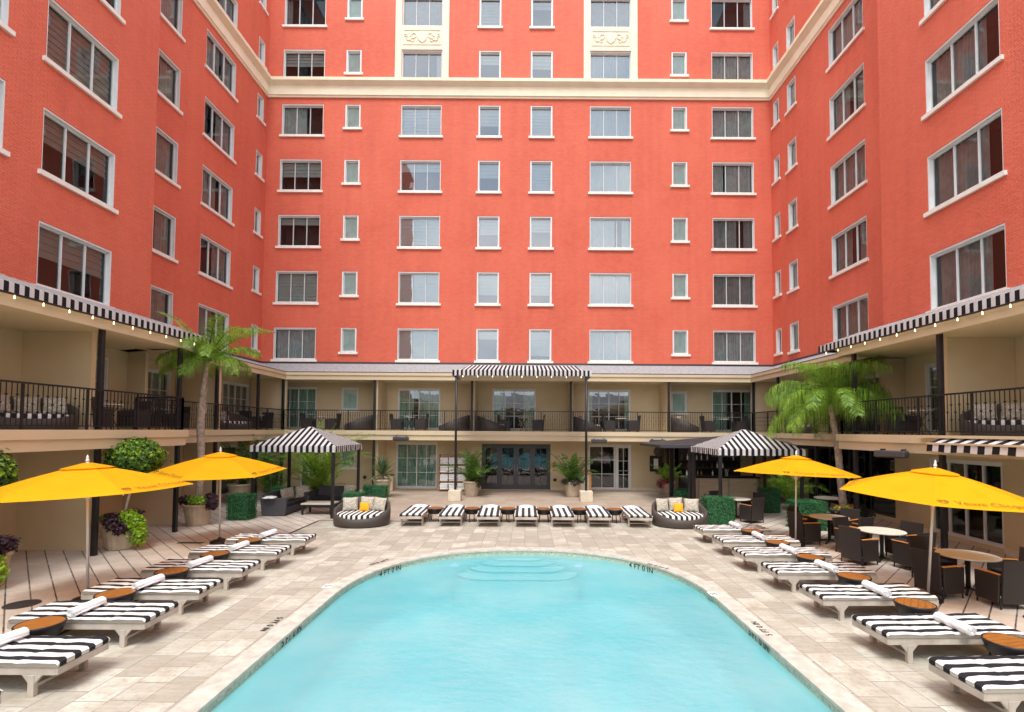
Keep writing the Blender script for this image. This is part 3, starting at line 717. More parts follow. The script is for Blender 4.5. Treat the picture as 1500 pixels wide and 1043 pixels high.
# walls with openings
ob, ol, onl, orr, onr = [], [], [], [], []
def gwin(hs, pos, ax, a0, a1, z0, z1, name, cols, rows, **k):
    c, w_ = (a0+a1)/2, a1-a0; hs.append((a0, a1, z0, z1))
    p = (c, pos) if ax == 'b' else (pos, c)
    k.setdefault('glass', 'dglass'); k.setdefault('jw', .06); k.setdefault('dep', .14); k.setdefault('heads', .07); k.setdefault('sill', False)
    return window(gal, name, p[0], p[1], z0, {'b': BACK, 'l': LEFTW, 'r': RIGHTW}[ax], round(w_, 3), round(z1-z0, 3), cols=cols, rows=rows, **k)
yb = 27.6
gwin(ob, yb, 'b', -6.95, -4.74, .06, 2.5, 'glass_door', 4, 3, style='green', cov=full, center=True)
gwin(ob, yb, 'b', 3.4, 4.85, .06, 2.45, 'fixed_glazing', 2, 3, glass='bglass')
d_ = gwin(ob, yb, 'b', 4.87, 5.7, .04, 2.45, 'glass_door', 2, 3, glass='bglass', jw=.13, heads=.13)
MB().tube([(-.3, -.05, 1.02), (.3, -.05, 1.02)], .014).build('handle', 'gframe', d_)
gwin(ob, yb, 'b', -9.95, -9.15, 1.15, 2.2, 'small_window', 1, 1, frost=1, sill=True)
gwin(ob, yb, 'b', -12.1, -11.25, .06, 2.3, 'glass_door', 2, 3, style='green', cov=full)
gwin(ob, yb, 'b', -13.3, -11.3, 3.2, 5.45, 'glass_door', 4, 3, style='green', cov=full, center=True)
gwin(ob, yb, 'b', -9.95, -9.05, 4.25, 5.45, 'small_window', 1, 1, frost=1, sill=True, jw=.09)
gwin(ob, yb, 'b', -6.9, -4.62, 3.2, 5.42, 'glass_door', 4, 3, style='green', cov=[(0, .35), (.5, 1)], center=True)
gwin(ob, yb, 'b', -1.8, .55, 3.2, 5.42, 'glass_door', 4, 3, style='green', cov=[(0, .3), (.72, 1)], center=True)
gwin(ob, yb, 'b', 3.35, 5.65, 3.2, 5.42, 'glass_door', 4, 3, style='green', cov=[(0, .1), (.9, 1)], center=True)
gwin(ob, yb, 'b', 7.85, 8.7, 4.2, 5.35, 'small_window', 1, 1, frost=1, sill=True, jw=.09)
gwin(ob, yb, 'b', 10.05, 12.25, 3.2, 5.45, 'glass_door', 4, 3, style='green', cov=[(0, .42), (.85, 1)], center=True)
# black french doors: a four leaf set
ob.append((-2.35, 1.35, .02, 2.45))
fd = MB(); fd.box(-2.347, -2.27, yb-.012, yb+.15, .02, 2.447); fd.box(1.27, 1.347, yb-.012, yb+.15, .02, 2.447); fd.box(-2.27, 1.27, yb-.012, yb+.15, 2.37, 2.447)
fo = fd.build('door_frame', 'heater', gal)
for i in range(4):
    x0 = -2.265+i*.885; x1 = x0+.88
    b = MB(); s = .13
    b.box(x0, x0+s, yb+.03, yb+.09, .03, 2.365); b.box(x1-s, x1, yb+.03, yb+.09, .03, 2.365); b.box(x0+s, x1-s, yb+.03, yb+.09, 2.23, 2.365)
    b.box(x0+s, x1-s, yb+.03, yb+.09, .03, .26)
    b.box((x0+x1)/2-.015, (x0+x1)/2+.015, yb+.045, yb+.08, .26, 2.23)
    for zz in (.75, 1.25, 1.72): b.box(x0+s, x1-s, yb+.048, yb+.078, zz-.012, zz+.012)
    dd = b.build('french_door', 'heater', gal)
    MB().quad((x0+s, yb+.062, .26), (x1-s, yb+.062, .26), (x1-s, yb+.062, 2.23), (x0+s, yb+.062, 2.23)).build('pane', 'bglass', dd)
    if i in (1, 2):
        hx = x1-.06 if i == 1 else x0+.06
        MB().tube([(hx, yb-.02, 1.0), (hx, yb-.02, 1.35)], .012).build('handle', 'gframe', dd)
# bar openings (behind the bar)
for (a0, a1) in ((7.0, 7.9), (8.0, 8.5)): gwin(ob, yb, 'b', a0, a1, .9, 2.5, 'bar_window', 1, 1, glass='bglass', fm=('heater', 'heater'))
# left wing openings
gwin(onl, -13.2, 'l', 14.3, 16.15, 3.2, 5.4, 'glass_door', 2, 3, style='green', cov=full)
gwin(ol, -14.0, 'l', 18.7, 20.15, 3.2, 5.4, 'glass_door', 3, 3, style='green', cov=full)
gwin(ol, -14.0, 'l', 23.6, 25.9, 3.2, 5.4, 'glass_door', 4, 3, style='green', cov=full, center=True)
gwin(onl, -13.2, 'l', 13.9, 15.9, .05, 2.4, 'glass_door', 2, 3, glass='bglass', fm=('heater', 'heater'))
gwin(ol, -14.0, 'l', 17.6, 19.8, .05, 2.4, 'glass_door', 2, 3, glass='bglass', fm=('heater', 'heater'))
gwin(ol, -14.0, 'l', 22.6, 25.0, .05, 2.4, 'glass_door', 2, 3, glass='bglass')
# right wing openings
gwin(onr, 12.78, 'r', 14.4, 16.35, 3.2, 5.4, 'glass_door', 2, 3, style='green', cov=[(0, .5)])
gwin(orr, 13.2, 'r', 18.4, 20.0, 3.2, 5.4, 'glass_door', 3, 3, style='green', cov=full)
gwin(orr, 13.2, 'r', 22.9, 25.2, 3.2, 5.4, 'glass_door', 4, 3, style='green', cov=full)
gwin(onr, 12.78, 'r', 13.76, 16.25, .12, 2.42, 'restaurant_window', 4, 2, glass='bglass', bar=.05)
gwin(orr, 13.2, 'r', 18.35, 23.8, .15, 2.62, 'restaurant_window', 4, 1, glass='bglass', fm=('heater', 'heater'))
b = MB(); wall(b, 'y', yb, -14.0, 13.2, 0, 5.7, ob, depth=1.6); b.build('rear_recess_wall', ['beige', 'dark'], gal)
b = MB(); wall(b, 'x', -14.0, 16.9, 27.6, 0, 5.7, ol, sgn=-1); wall(b, 'x', -13.2, -12, 16.9, 0, 5.7, onl, sgn=-1); b.quad((-14, 16.9, 0), (-13.2, 16.9, 0), (-13.2, 16.9, 5.7), (-14, 16.9, 5.7)); b.build('left_recess_wall', ['beige', 'dark'], gal)
b = MB(); wall(b, 'x', 13.2, 17.2, 27.6, 0, 5.7, orr, sgn=1, mid=2, depth=3); wall(b, 'x', 12.78, -12, 17.2, 0, 5.7, onr, sgn=1); b.quad((13.2, 17.2, 0), (12.78, 17.2, 0), (12.78, 17.2, 5.7), (13.2, 17.2, 5.7)); b.build('right_recess_wall', ['beige', 'dark', 'greenglass'], gal)
b = MB(); 
for (a0, a1) in ((-14, -12.2), (-11.2, -6.98), (-4.7, -2.37), (1.37, 3.38), (5.72, 13.2)): MB().box(a0, a1, yb-.035, yb+.01, .0, .16).build('skirting', 'block', gal)
MB().box(12.72, 12.8, 16.3, 17.2, 0, .16).build('skirting', 'block', gal); MB().box(12.72, 12.8, 8, 13.7, 0, .16).build('skirting', 'block', gal)
# dividers
dv = [(-13.2, -11.38, 13.4, 13.55, 0, 2.74), (-13.2, -11.38, 13.35, 13.5, 3.1, 5.7), (-13.98, -11.5, 16.9, 17.05, 0, 2.74), (-13.98, -12.62, 16.92, 17.05, 3.1, 5.7),
      (-13.98, -12.6, 21.0, 21.15, 0, 2.74), (-13.98, -12.25, 20.4, 20.55, 3.1, 5.7), (11.0, 12.77, 13.3, 13.45, 3.1, 5.7), (12.05, 13.19, 17.25, 17.4, 3.1, 5.7), (11.5, 13.19, 20.3, 20.45, 3.1, 5.7)]
for x in (-7.6, -2.7, 2.27, 7.2): dv.append((x-.02, x+.12, 25.85, 27.6, 3.1, 5.7))
dv += [(-7.6, -7.48, 26.0, 27.6, 0, 2.74), (-13.9, -12.1, 25.8, 25.95, 3.1, 5.7), (11.45, 13.1, 25.8, 25.95, 3.1, 5.7)]
for (x0, x1, y0, y1, z0, z1) in dv: MB().box(x0, x1, y0, y1, z0+.004, z1-.004).build('divider_wall', 'beige', gal)
for (x, y, z0, z1) in [(-10.75, 12.9, 0, 5.7), (-10.75, 15.85, 0, 5.7), (-10.75, 9.5, 0, 5.7), (-12.15, 20.1, 0, 5.7), (-12.15, 23.2, 0, 5.7), (-12.2, 25.7, 0, 5.7), (10.36, 12.75, 0, 5.7), (10.36, 16.1, 0, 5.7), (11.45, 20.2, 0, 5.7), (11.45, 23.2, 0, 5.7), (11.45, 25.7, 0, 5.7)]+[(x, 25.72, 0 if x == -7.6 else 3.1, 5.7) for x in (-7.6, -2.7, 2.27, 7.2)]:
    MB().box(-.055, .055, -.055, .055, z0, z1-.01).build('column', 'iron', gal, loc=(x, y, 0), bevel=.008)
# railings
RL = [(-10.68, -12), (-10.68, 15.93), (-12.12, 15.93), (-12.12, 25.66), (11.37, 25.66), (11.37, 16.63), (10.28, 16.63), (10.28, -12)]
for i in range(len(RL)-1):
    p, q = Vector(RL[i]), Vector(RL[i+1])
    if i == 0: p.y = 6
    if i == 6: q.y = 6
    b = MB(); Ln = (q-p).length; d = (q-p)/Ln; ang = math.atan2(d.y, d.x)
    Rm = Matrix.Rotation(ang, 4, 'Z')
    def bx(s0, s1, z0, z1, t):
        c = p+d*((s0+s1)/2); b.xbox(Matrix.Translation((c.x, c.y, (z0+z1)/2)) @ Rm, s1-s0, t, z1-z0)
    bx(.0, Ln, 4.12, 4.16, .05); bx(.02, Ln-.02, 3.215, 3.24, .03)
    n = int(Ln/.115)
    for j in range(1, n):
        s = Ln*j/n
        if j % 14 == 0: bx(s-.022, s+.022, 3.14, 4.118, .044); continue
        bx(s-.0075, s+.0075, 3.241, 4.119, .015)
        for zz in ((3.5, 3.86) if j % 2 else (3.68,)): bx(s-.017, s+.017, zz, zz+.035, .034)
    bx(-.025, .025, 3.14, 4.118, .05); bx(Ln-.025, Ln+.025, 3.14, 4.118, .05)
    b.build('railing', 'iron', gal)
# small fittings
def sconce(x, y, z): pass
t_ = MB(); t_.box(-.09, .09, -.07, 0, -.13, .13); t_.lathe([(.06, 0), (.06, .05), (.02, .08)], 12, (0, -.05, -.02)); tag(t_.build('fire_alarm', 'redpaint', loc=(1.55, 27.6-.001, 1.35), bevel=.01), 'small red fire alarm box on the wall beside the black doors', 'alarm')

# ------------------------------------------------------------------ awnings
def striped_run(mb, p0, p1, up_, n, z_off=(0, 0, 0), ripple=0):
    pass
def awning_valance(mb, a, b_, ztop, zbot, n, back, zback):
    """straight striped awning from point a to b_ (xy), sloping back by vector back to height zback"""
    a, b_ = Vector(a), Vector(b_); bk = Vector(back)
    for i in range(n):
        p = a+(b_-a)*i/n; q = a+(b_-a)*(i+1)/n; mi = i % 2
        mb.quad((p.x, p.y, zbot), (q.x, q.y, zbot), (q.x, q.y, ztop), (p.x, p.y, ztop), mi)
        r_, s_ = p+bk, q+bk
        mb.quad((p.x, p.y, ztop), (q.x, q.y, ztop), (s_.x, s_.y, zback), (r_.x, r_.y, zback), mi)
    for e in (a, b_):
        mb.add([(e.x, e.y, zbot), (e.x, e.y, ztop), (e.x+bk.x, e.y+bk.y, zback), (e.x+bk.x, e.y+bk.y, zbot)], [(0, 1, 2, 3)], 0)
def string_lights(a, b_, z, n, label, sag=.0):
    a, b_ = Vector(a), Vector(b_); t = thing('string_lights', label, 'string lights', (a.x, a.y, z), 0, 'strings of warm bulbs')
    MB().tube([(0, 0, 0), (b_.x-a.x, b_.y-a.y, 0)], .008, 5).build('wire', 'iron', t)
    bl = None
    for i in range(n):
        p = (b_-a)*((i+.5)/n)
        if bl is None:
            bl = MB().lathe([(.006, -.08), (.017, -.068), (.018, -.052), (.01, -.03), (.01, 0)], 8).build('bulb', 'bulb', t, True, loc=(p.x, p.y, 0))
        else: o = bl.copy(); col.objects.link(o); o.parent = t; o.location = (p.x, p.y, 0)
for (a, b_, bk, lb, n, g_) in (((-10.5, 17.2), (-10.5, 5.0), (-1.3, 0), 'black and white striped awning along the left balcony eave', 113, 'left'),
                         ((10.1, 17.6), (10.1, 5.0), (1.3, 0), 'black and white striped awning along the right balcony eave', 117, 'right')):
    t = thing('striped_awning', lb, 'awning', (0, 0, 0), 0, 'striped eave awnings')
    m_ = MB(); awning_valance(m_, a, b_, 6.15, 5.94, n, bk, 6.62); m_.build('fabric', ['aw_b', 'aw_w'], t)
    m_ = MB(); sx = .012 if a[0] > 0 else -.012
    m_.box(min(a[0], a[0]+sx*2), max(a[0], a[0]+sx*2), b_[1], a[1], 5.91, 5.939); m_.build('edge_bar', 'iron', t)
string_lights((-10.46, 17.0), (-10.46, 5), 5.89, 19, 'string of warm bulbs under the left eave awning')
string_lights((10.06, 17.4), (10.06, 5), 5.89, 19, 'string of warm bulbs under the right eave awning')
ca = thing('entrance_canopy', 'striped canopy on two tall black posts over the central doors', 'canopy')
m_ = MB(); n = 66; xa, xb = -3.35, 3.0; yf = 23.25
for i in range(n):
    x0 = xa+(xb-xa)*i/n; x1 = xa+(xb-xa)*(i+1)/n; mi = i % 2
    m_.quad((x0, yf, 5.66), (x1, yf, 5.66), (x1, yf, 5.93), (x0, yf, 5.93), mi)
    sh = lambda x: max(0, min(1, (x-xa)/.45, (xb-x)/.45))
    m_.quad((x0, yf, 5.93), (x1, yf, 5.93), (x1, 25.9, 5.93+.55*sh(x1)), (x0, 25.9, 5.93+.55*sh(x0)), mi)
for i in range(24):
    y0 = yf+(2.5)*i/24; y1 = yf+2.5*(i+1)/24
    for x in (xa, xb): m_.quad((x, y0, 5.66), (x, y1, 5.66), (x, y1, 5.93), (x, y0, 5.93), i % 2)
m_.build('fabric', ['aw_b', 'aw_w'], ca)
m_ = MB(); m_.box(xa+.02, xb-.02, yf+.01, yf+.05, 5.69, 5.73); m_.box(xa+.01, xa+.05, yf+.05, 25.6, 5.69, 5.73); m_.box(xb-.05, xb-.01, yf+.05, 25.6, 5.69, 5.73); m_.build('frame', 'iron', ca)
for x, s in ((-3.17, 0), (2.76, 1)):
    MB().tube([(x, 23.32, .5), (x, 23.32, 5.7)], .055, 12).build('post', 'iron', ca, True)
    MB().box(x-.28, x+.28, 23.04, 23.6, 0, .47).build('concrete_base', 'block', ca, bevel=.02)
string_lights((-3.2, 23.2), (2.85, 23.2), 5.67, 9, 'string of warm bulbs under the central striped canopy')
ra = thing('retractable_awning', 'low striped retractable awning with folding arm at the far right', 'awning')
m_ = MB(); n = 36; ya, y2 = 12.5, 6.2
for i in range(n):
    y0 = ya+(y2-ya)*i/n; y1 = ya+(y2-ya)*(i+1)/n; mi = i % 2
    m_.quad((10.12, y0, 3.07), (10.12, y1, 3.07), (9.8, y1, 2.95), (9.8, y0, 2.95), mi)
    z0, z1 = 2.75+.012*math.sin(i*1.3), 2.75+.012*math.sin((i+1)*1.3)
    m_.quad((9.79, y0, 2.92), (9.79, y1, 2.92), (9.77, y1, z1), (9.77, y0, z0), mi)
m_.build('fabric', ['aw_b', 'aw_w'], ra)
m_ = MB(); m_.box(9.77, 9.84, y2, ya, 2.925, 2.965); m_.build('front_bar', 'beige2', ra)
m_ = MB(); m_.box(10.0, 10.14, y2, 13.1, 3.075, 3.135); m_.build('housing', 'beige2', ra)
m_ = MB(); m_.tube([(10.14, 11.9, 2.9), (10.0, 10.6, 2.82), (9.84, 11.6, 2.92)], .03, 8); m_.build('folding_arm', 'beige2', ra)

# ------------------------------------------------------------------ heaters
def mk_heater():
    t = thing('patio_heater', 'x', 'heater')
    MB().box(-.38, .38, -.13, .13, -.12, .06).build('housing', 'heater', t, bevel=.03)
    MB().box(-.32, .32, -.10, .10, -.135, -.122).build('grille', 'iron', t)
    b = MB()
    for x in (-.25, .25): b.box(x-.02, x+.02, .0, .2, .061, .1)
    b.build('bracket', 'iron', t)
    return t
HF = Family(mk_heater())
for (p, rz, lb) in (((-6.15, 25.3, 2.78), 0, 'grey box heater over the left ground floor glass door'), ((3.62, 25.2, 2.72), 0, 'grey box heater beside the right canopy post'), ((6.5, 25.2, 2.72), 0, 'grey box heater left of the bar roof'),
                    ((9.8, 13.75, 2.66), -PI/2+.5, 'large grey box heater under the right balcony edge'), ((-10.35, 13.9, 2.68), PI/2, 'grey box heater behind the round topiary crown')):
    HF.put(lb, p, rz, 'box heaters under the balcony')

# ------------------------------------------------------------------ loungers
def mk_lounger(cm='cushion', fmn='teak', nm='sun_lounger', sd=0):
    """head at -x, foot at +x, origin centre on floor"""
    t = thing(nm, 'x', 'sun lounger')
    L_, W_ = 1.98, .74
    b = MB()
    for s in (-1, 1): b.box(-L_/2, L_/2-.02, s*(W_/2-.02)-.018, s*(W_/2-.02)+.018, .25, .345)
    b.box(L_/2-.02, L_/2+.015, -W_/2+.0, W_/2, .255, .34); b.box(-L_/2-.015, -L_/2, -W_/2+.01, W_/2-.01, .255, .34)
    for i in range(16): x = -L_/2+.08+i*.122; b.box(x-.04, x+.04, -W_/2+.045, W_/2-.045, .325, .345)
    b.build('frame', fmn, t, bevel=.006)
    for x in (-L_/2+.3, L_/2-.3):
        for s in (-1, 1):
            l = MB(); y0 = s*(W_/2-.02)
            l.box(x-.038, x+.038, y0-.03, y0+.03, 0, .252)
            l.add([(x-.12, y0-.02, .252), (x-.038, y0-.02, .252), (x-.038, y0-.02, .15), (x-.12, y0+.02, .252), (x-.038, y0+.02, .252), (x-.038, y0+.02, .15)], [(0, 1, 2), (3, 5, 4), (0, 2, 5, 3), (0, 3, 4, 1)])
            l.add([(x+.12, y0-.02, .252), (x+.038, y0-.02, .252), (x+.038, y0-.02, .15), (x+.12, y0+.02, .252), (x+.038, y0+.02, .252), (x+.038, y0+.02, .15)], [(0, 1, 2), (3, 5, 4), (0, 2, 5, 3), (0, 3, 4, 1)])
            l.build('leg', fmn, t, bevel=.005)
    for x in (-L_/2+.3, L_/2-.3): MB().box(x-.015, x+.015, -W_/2+.05, W_/2-.05, .09, .125).build('stretcher', fmn, t)
    # cushion: rounded slab with gentle folds
    c = MB(); nx, ny = 40, 14; zt, zb = .425, .35; rng = random.Random(3)
    def zz(u, v):
        e = min(u, 1-u)*L_; f = min(v, 1-v)*W_
        r_ = .035; k = 1
        dz = -(max(0, r_-e)/r_)**2*r_*.8-(max(0, r_-f)/r_)**2*r_*.8
        dz -= .010*math.exp(-((u-.5)/.012)**2)+.008*math.exp(-((u-.25)/.012)**2)+.008*math.exp(-((u-.75)/.012)**2)
        return zt+dz+.005*math.sin(u*(17+5*sd)+v*5+sd)*math.sin(v*(7+2*sd)+1+sd)+.003*math.sin(u*41+v*23*(1+sd)+sd*2)+.010*math.sin(PI*u)*(-1 if sd == 1 else .4)
    us = [0, .008, .018]+[.03+.94*i/(nx-6) for i in range(nx-5)]+[.982, .992, 1]; vs_ = [0, .02, .045]+[.08+.84*i/(ny-6) for i in range(ny-5)]+[.955, .98, 1]
    V = []; 
    for u in us:
        for v in vs_: V.append(((u-.5)*L_+.02, (v-.5)*(W_+.03), zz(u, v)))
    NU, NV = len(us), len(vs_); F_ = [(i*NV+j, (i+1)*NV+j, (i+1)*NV+j+1, i*NV+j+1) for i in range(NU-1) for j in range(NV-1)]
    per = [(i*NV) for i in range(NU)]+[(NU-1)*NV+j for j in range(1, NV)]+[i*NV+NV-1 for i in range(NU-2, -1, -1)]+[j for j in range(NV-2, 0, -1)]
    base = len(V)
    for p in per: V.append((V[p][0]*.996, V[p][1]*.99, zb))
    n = len(per)
    for i in range(n): F_.append((per[i], per[(i+1) % n], base+(i+1) % n, base+i))
    F_.append(tuple(range(base, base+n)))
    c.add(V, F_); c.build('cushion', cm, t, True)
    return t
class Multi:
    def __init__(s, fs): s.f = fs; s.i = 0
    def put(s, *a, **k): s.i += 1; return s.f[s.i % len(s.f)].put(*a, **k)
LF = Multi([Family(mk_lounger(sd=i)) for i in range(3)]); LF2 = Multi([Family(mk_lounger('cushionx', sd=i)) for i in range(2)])
M['cushion'].name = 'striped cushion'
GL, GR, GB = 'striped loungers in the left row', 'striped loungers in the right row', 'striped loungers in the back row'
def mk_side():
    t = thing('side_table', 'x', 'side table')
    MB().lathe([(.0, .432), (.262, .432), (.268, .438), (.268, .452), (.262, .458), (0, .458)], 32).build('table_top', 'top', t)
    MB().lathe([(.2, .27), (.235, .30), (.265, .38), (.285, .43), (.287, .455), (.277, .462), (.272, .452), (.272, .428), (.0, .40)], 32).build('rim', 'iron', t, True)
    for i in range(4):
        a = PI/4+i*PI/2; MB().tube([(.19*math.cos(a), .19*math.sin(a), .3), (.23*math.cos(a), .23*math.sin(a), 0)], .016, 8).build('leg', 'iron', t, True)
    return t
SF = Family(mk_side())
def mk_towel(ln=.56, r=.072):
    b = MB(); n = 40; pts = []
    for i in range(n*2):
        a = 2*PI*i/n; rr = r-.016*(i/n)
        pts.append((rr*math.cos(a)*1.08, rr*math.sin(a)*.92))
    # outer skin
    m_ = 24
    for j in range(10):
        y0, y1 = -ln/2+ln*j/10, -ln/2+ln*(j+1)/10
        for i in range(m_):
            a, c = 2*PI*i/m_, 2*PI*(i+1)/m_
            f0 = 1+.03*math.sin(j*2.1+a*2); f1 = 1+.03*math.sin((j+1)*2.1+a*2); g0 = 1+.03*math.sin(j*2.1+c*2); g1 = 1+.03*math.sin((j+1)*2.1+c*2)
            b.quad((r*f0*math.cos(a), y0, r*.9*f0*math.sin(a)), (r*g0*math.cos(c), y0, r*.9*g0*math.sin(c)), (r*g1*math.cos(c), y1, r*.9*g1*math.sin(c)), (r*f1*math.cos(a), y1, r*.9*f1*math.sin(a)))
    for s in (-1, 1):
        y = s*ln/2
        b.add([(0, y-s*.012, 0)]+[(r*math.cos(2*PI*i/m_), y, r*.9*math.sin(2*PI*i/m_)) for i in range(m_)], [(0, i+1, (i+1) % m_+1) for i in range(m_)])
        sp = [(r*(.95-.8*i/40)*math.cos(i*.42), y+s*.004, r*.88*(.95-.8*i/40)*math.sin(i*.42)) for i in range(41)]
        b.tube(sp, .006, 5)
    b.tube([(r*.9, -ln/2, -r*.35), (r*1.08, 0, -r*.2), (r*.95, ln/2, -r*.4)], .014, 6)
    o = b.build('rolled_towel', 'towel', None, True); tag(o, 'x', 'towel'); return o
TF = Family(mk_towel())
ordL = ['cut by the bottom left corner', 'nearest whole one in the left row', 'beside the near left umbrella pole', 'just behind the near left umbrella', 'midway along the left row', 'below the second left umbrella', 'last of the left row, furthest back']
LY = [5.2, 6.57, 7.95, 9.25, 10.6, 12.02, 13.38]
for i, y in enumerate(LY):
    LF.put('black and white striped lounger, '+ordL[i], (-6.55+random.uniform(-.05, .05), y, 0), random.uniform(-.02, .02)+.01, GL)
nL = ['nearest the camera in the left row', 'second in the left row', 'third in the left row', 'fourth in the left row', 'fifth in the left row', 'sixth in the left row']
TLY = [7.28, 8.6, 9.95, 11.32, 12.7]
for i, y in enumerate(TLY):
    SF.put('round wood topped side table, %s between loungers' % nL[i], (-6.78, y, 0), .3+i, 'wood topped side tables by the pool')
for i, y in enumerate([6.6, 7.85, 9.12, 10.5, 11.93, 13.35]):
    TF.put('white rolled towel on striped lounger, %s' % nL[i], (-6.62+random.uniform(-.03, .03), y, .49), random.uniform(-.1, .1)-.05, 'rolled white towels on the loungers')
ordR = ['cut by the right edge of the picture', 'below the near right umbrella pole', 'behind the near right umbrella pole', 'fourth from the front of the right row', 'midway along the right row', 'under the second right umbrella', 'furthest back of the right row']
RY = [6.15, 7.62, 9.2, 10.72, 12.15, 13.6, 15.05]
for i, y in enumerate(RY):
    LF.put('black and white striped lounger, '+ordR[i], (6.05+random.uniform(-.03, .05), y, 0), PI+random.uniform(-.02, .02)+.03, GR)
nR = ['nearest the camera in the right row', 'second in the right row', 'third in the right row', 'fourth in the right row', 'fifth in the right row', 'sixth in the right row']
for i, y in enumerate([6.88, 8.37, 9.9, 11.4, 12.88, 14.33]):
    SF.put('round wood topped side table, %s between loungers' % nR[i], (6.3 if i else 6.42, y, 0), .2+i*.7, 'wood topped side tables by the pool')
for i, y in enumerate([7.4, 9.02, 10.5, 11.98, 13.5, 15.0]):
    TF.put('white rolled towel on striped lounger, %s' % nR[i], (6.12, y, .49), random.uniform(-.05, .1)-.0, 'rolled white towels on the loungers')
# back row, feet towards the pool
BX = [-3.80, -2.50, -1.24, .04, 1.26, 2.50, 3.85]
nb = ['leftmost', 'second from the left', 'third from the left', 'in the middle of the row', 'fifth from the left', 'second from the right', 'rightmost']
for i, x in enumerate(BX):
    LF2.put('striped lounger facing the pool in the back row, '+nb[i], (x, 17.95, 0), -PI/2+(.03 if i < 3 else -.03 if i > 4 else 0), GB)
for i in range(6):
    x = [-3.14, -1.86, -.60, .66, 1.90, 3.13][i]
    SF.put('round side table in the back row, %s' % ['leftmost gap', 'second gap from left', 'third gap from left', 'fourth gap from left', 'second gap from right', 'rightmost gap'][i], (x, 18.05, 0), i*.5, 'wood topped side tables by the pool')
ft = MB()
nx, ny = 12, 8
for i in range(nx):
    for j in range(ny):
        f = lambda u, v: ((u-.5)*.42, (v-.5)*.5, .055*(1-abs(2*u-1)**4)*(1-abs(2*v-1)**4)+.006*math.sin(u*14+v*8))
        ft.quad(f(i/nx, j/ny), f((i+1)/nx, j/ny), f((i+1)/nx, (j+1)/ny), f(i/nx, (j+1)/ny))
fo = ft.build('folded_towel', 'towel', None, True); tag(fo, 'x', 'towel'); FT = Family(fo)
for i, x in enumerate(BX): FT.put('folded towel at the head of the back row lounger, '+nb[i], (x+.0, 18.66, .428), PI/2, 'folded towels on the back row loungers')

# ------------------------------------------------------------------ umbrellas
def mk_umbrella():
    t = thing('garden_umbrella', 'x', 'umbrella')
    Rr, zr, za = 1.68, 2.02, 2.52
    MB().tube([(0, 0, 0.05), (0, 0, 2.56)], .024, 14).build('pole', 'pole', t, True)
    MB().lathe([(.025, 2.56), (.032, 2.575), (.028, 2.60), (.018, 2.62), (.024, 2.64), (.004, 2.69)], 12).build('finial', 'white', t, True)
    MB().lathe([(.24, 0), (.24, .05), (.2, .07), (.05, .09), (.04, .16), (.0, .16)], 24).build('base', 'iron', t, True)
    def P(r_, a, sagk=1):
        k = r_/Rr
        z = za+(zr-za)*(k**1.0)
        return z
    c = MB(); nr, ns = 8, 8
    for k in range(6):
        a0, a1 = k*PI/3, (k+1)*PI/3
        A, B = Vector((math.cos(a0), math.sin(a0))), Vector((math.cos(a1), math.sin(a1)))
        def pt(i, j):
            u = i/nr; v = j/ns; q = (A*(1-v)+B*v)*Rr*u
            sag = -.022*math.sin(PI*v)*u*(1-.3*u)
            return (q.x, q.y, za+(zr-za)*u+.03*math.sin(PI*u)+sag)
        for i in range(nr):
            for j in range(ns):
                if i == 0: c.add([pt(0, 0), pt(1, j), pt(1, j+1)], [(0, 1, 2)])
                else: c.quad(pt(i, j), pt(i+1, j), pt(i+1, j+1), pt(i, j+1))
    c.build('canopy', 'canvas', t, False)
    v = MB()
    for k in range(6):
        a0, a1 = k*PI/3, (k+1)*PI/3
        for j in range(4):
            f = lambda q, u: (lambda a: (.42*u*(math.cos(a0)*(1-q)+math.cos(a1)*q), .42*u*(math.sin(a0)*(1-q)+math.sin(a1)*q), za+.036-.112*u+.0*a))(0)
            v.quad(f(j/4, .15), f(j/4, 1), f((j+1)/4, 1), f((j+1)/4, .15))
    v.build('vent_cap', 'canvas', t)
    for k in range(6):
        a = k*PI/3; MB().tube([(.03*math.cos(a), .03*math.sin(a), za-.05), (Rr*.985*math.cos(a), Rr*.985*math.sin(a), zr-.022)], .009, 6).build('rib', 'pole', t)
    h = MB(); h.lathe([(.045, 1.86), (.045, 1.96)], 12)
    for k in range(6): a = k*PI/3; h.tube([(.04*math.cos(a), .04*math.sin(a), 1.91), (.85*math.cos(a), .85*math.sin(a), za+(zr-za)*.5-.02)], .006, 5)
    h.build('stretcher_hub', 'pole', t)
    # print on alternate panels
    for k in (5, 3, 1):
        a0, a1 = k*PI/3, (k+1)*PI/3
        A, B = Vector((Rr*math.cos(a0), Rr*math.sin(a0), zr)), Vector((Rr*math.cos(a1), Rr*math.sin(a1), zr)); Cn = Vector((0, 0, za))
        xd = (B-A).normalized(); mid = (A+B)/2; yd = (Cn-mid).normalized()
        g = text_mesh("Veuve Clicquot", .175, 'print', 'lettering', t, wf=.1)
        nrm = xd.cross(yd)
        g.matrix_local = frame_m(mid+yd*.15+xd*.16+nrm*.016, xd, yd)
        e = MB()
        for (cx, cy, rr) in ((0, 0, .055), (-.05, .02, .035), (.05, .02, .035)):
            e.tube([(cx+rr*math.cos(i*PI/6), cy+rr*math.sin(i*PI/6), 0) for i in range(13)], .005, 4)
        eo = e.build('emblem', 'print', t); eo.matrix_local = frame_m(mid+yd*.15-xd*.62+nrm*.016, xd, yd)
    return t
UF = Family(mk_umbrella())
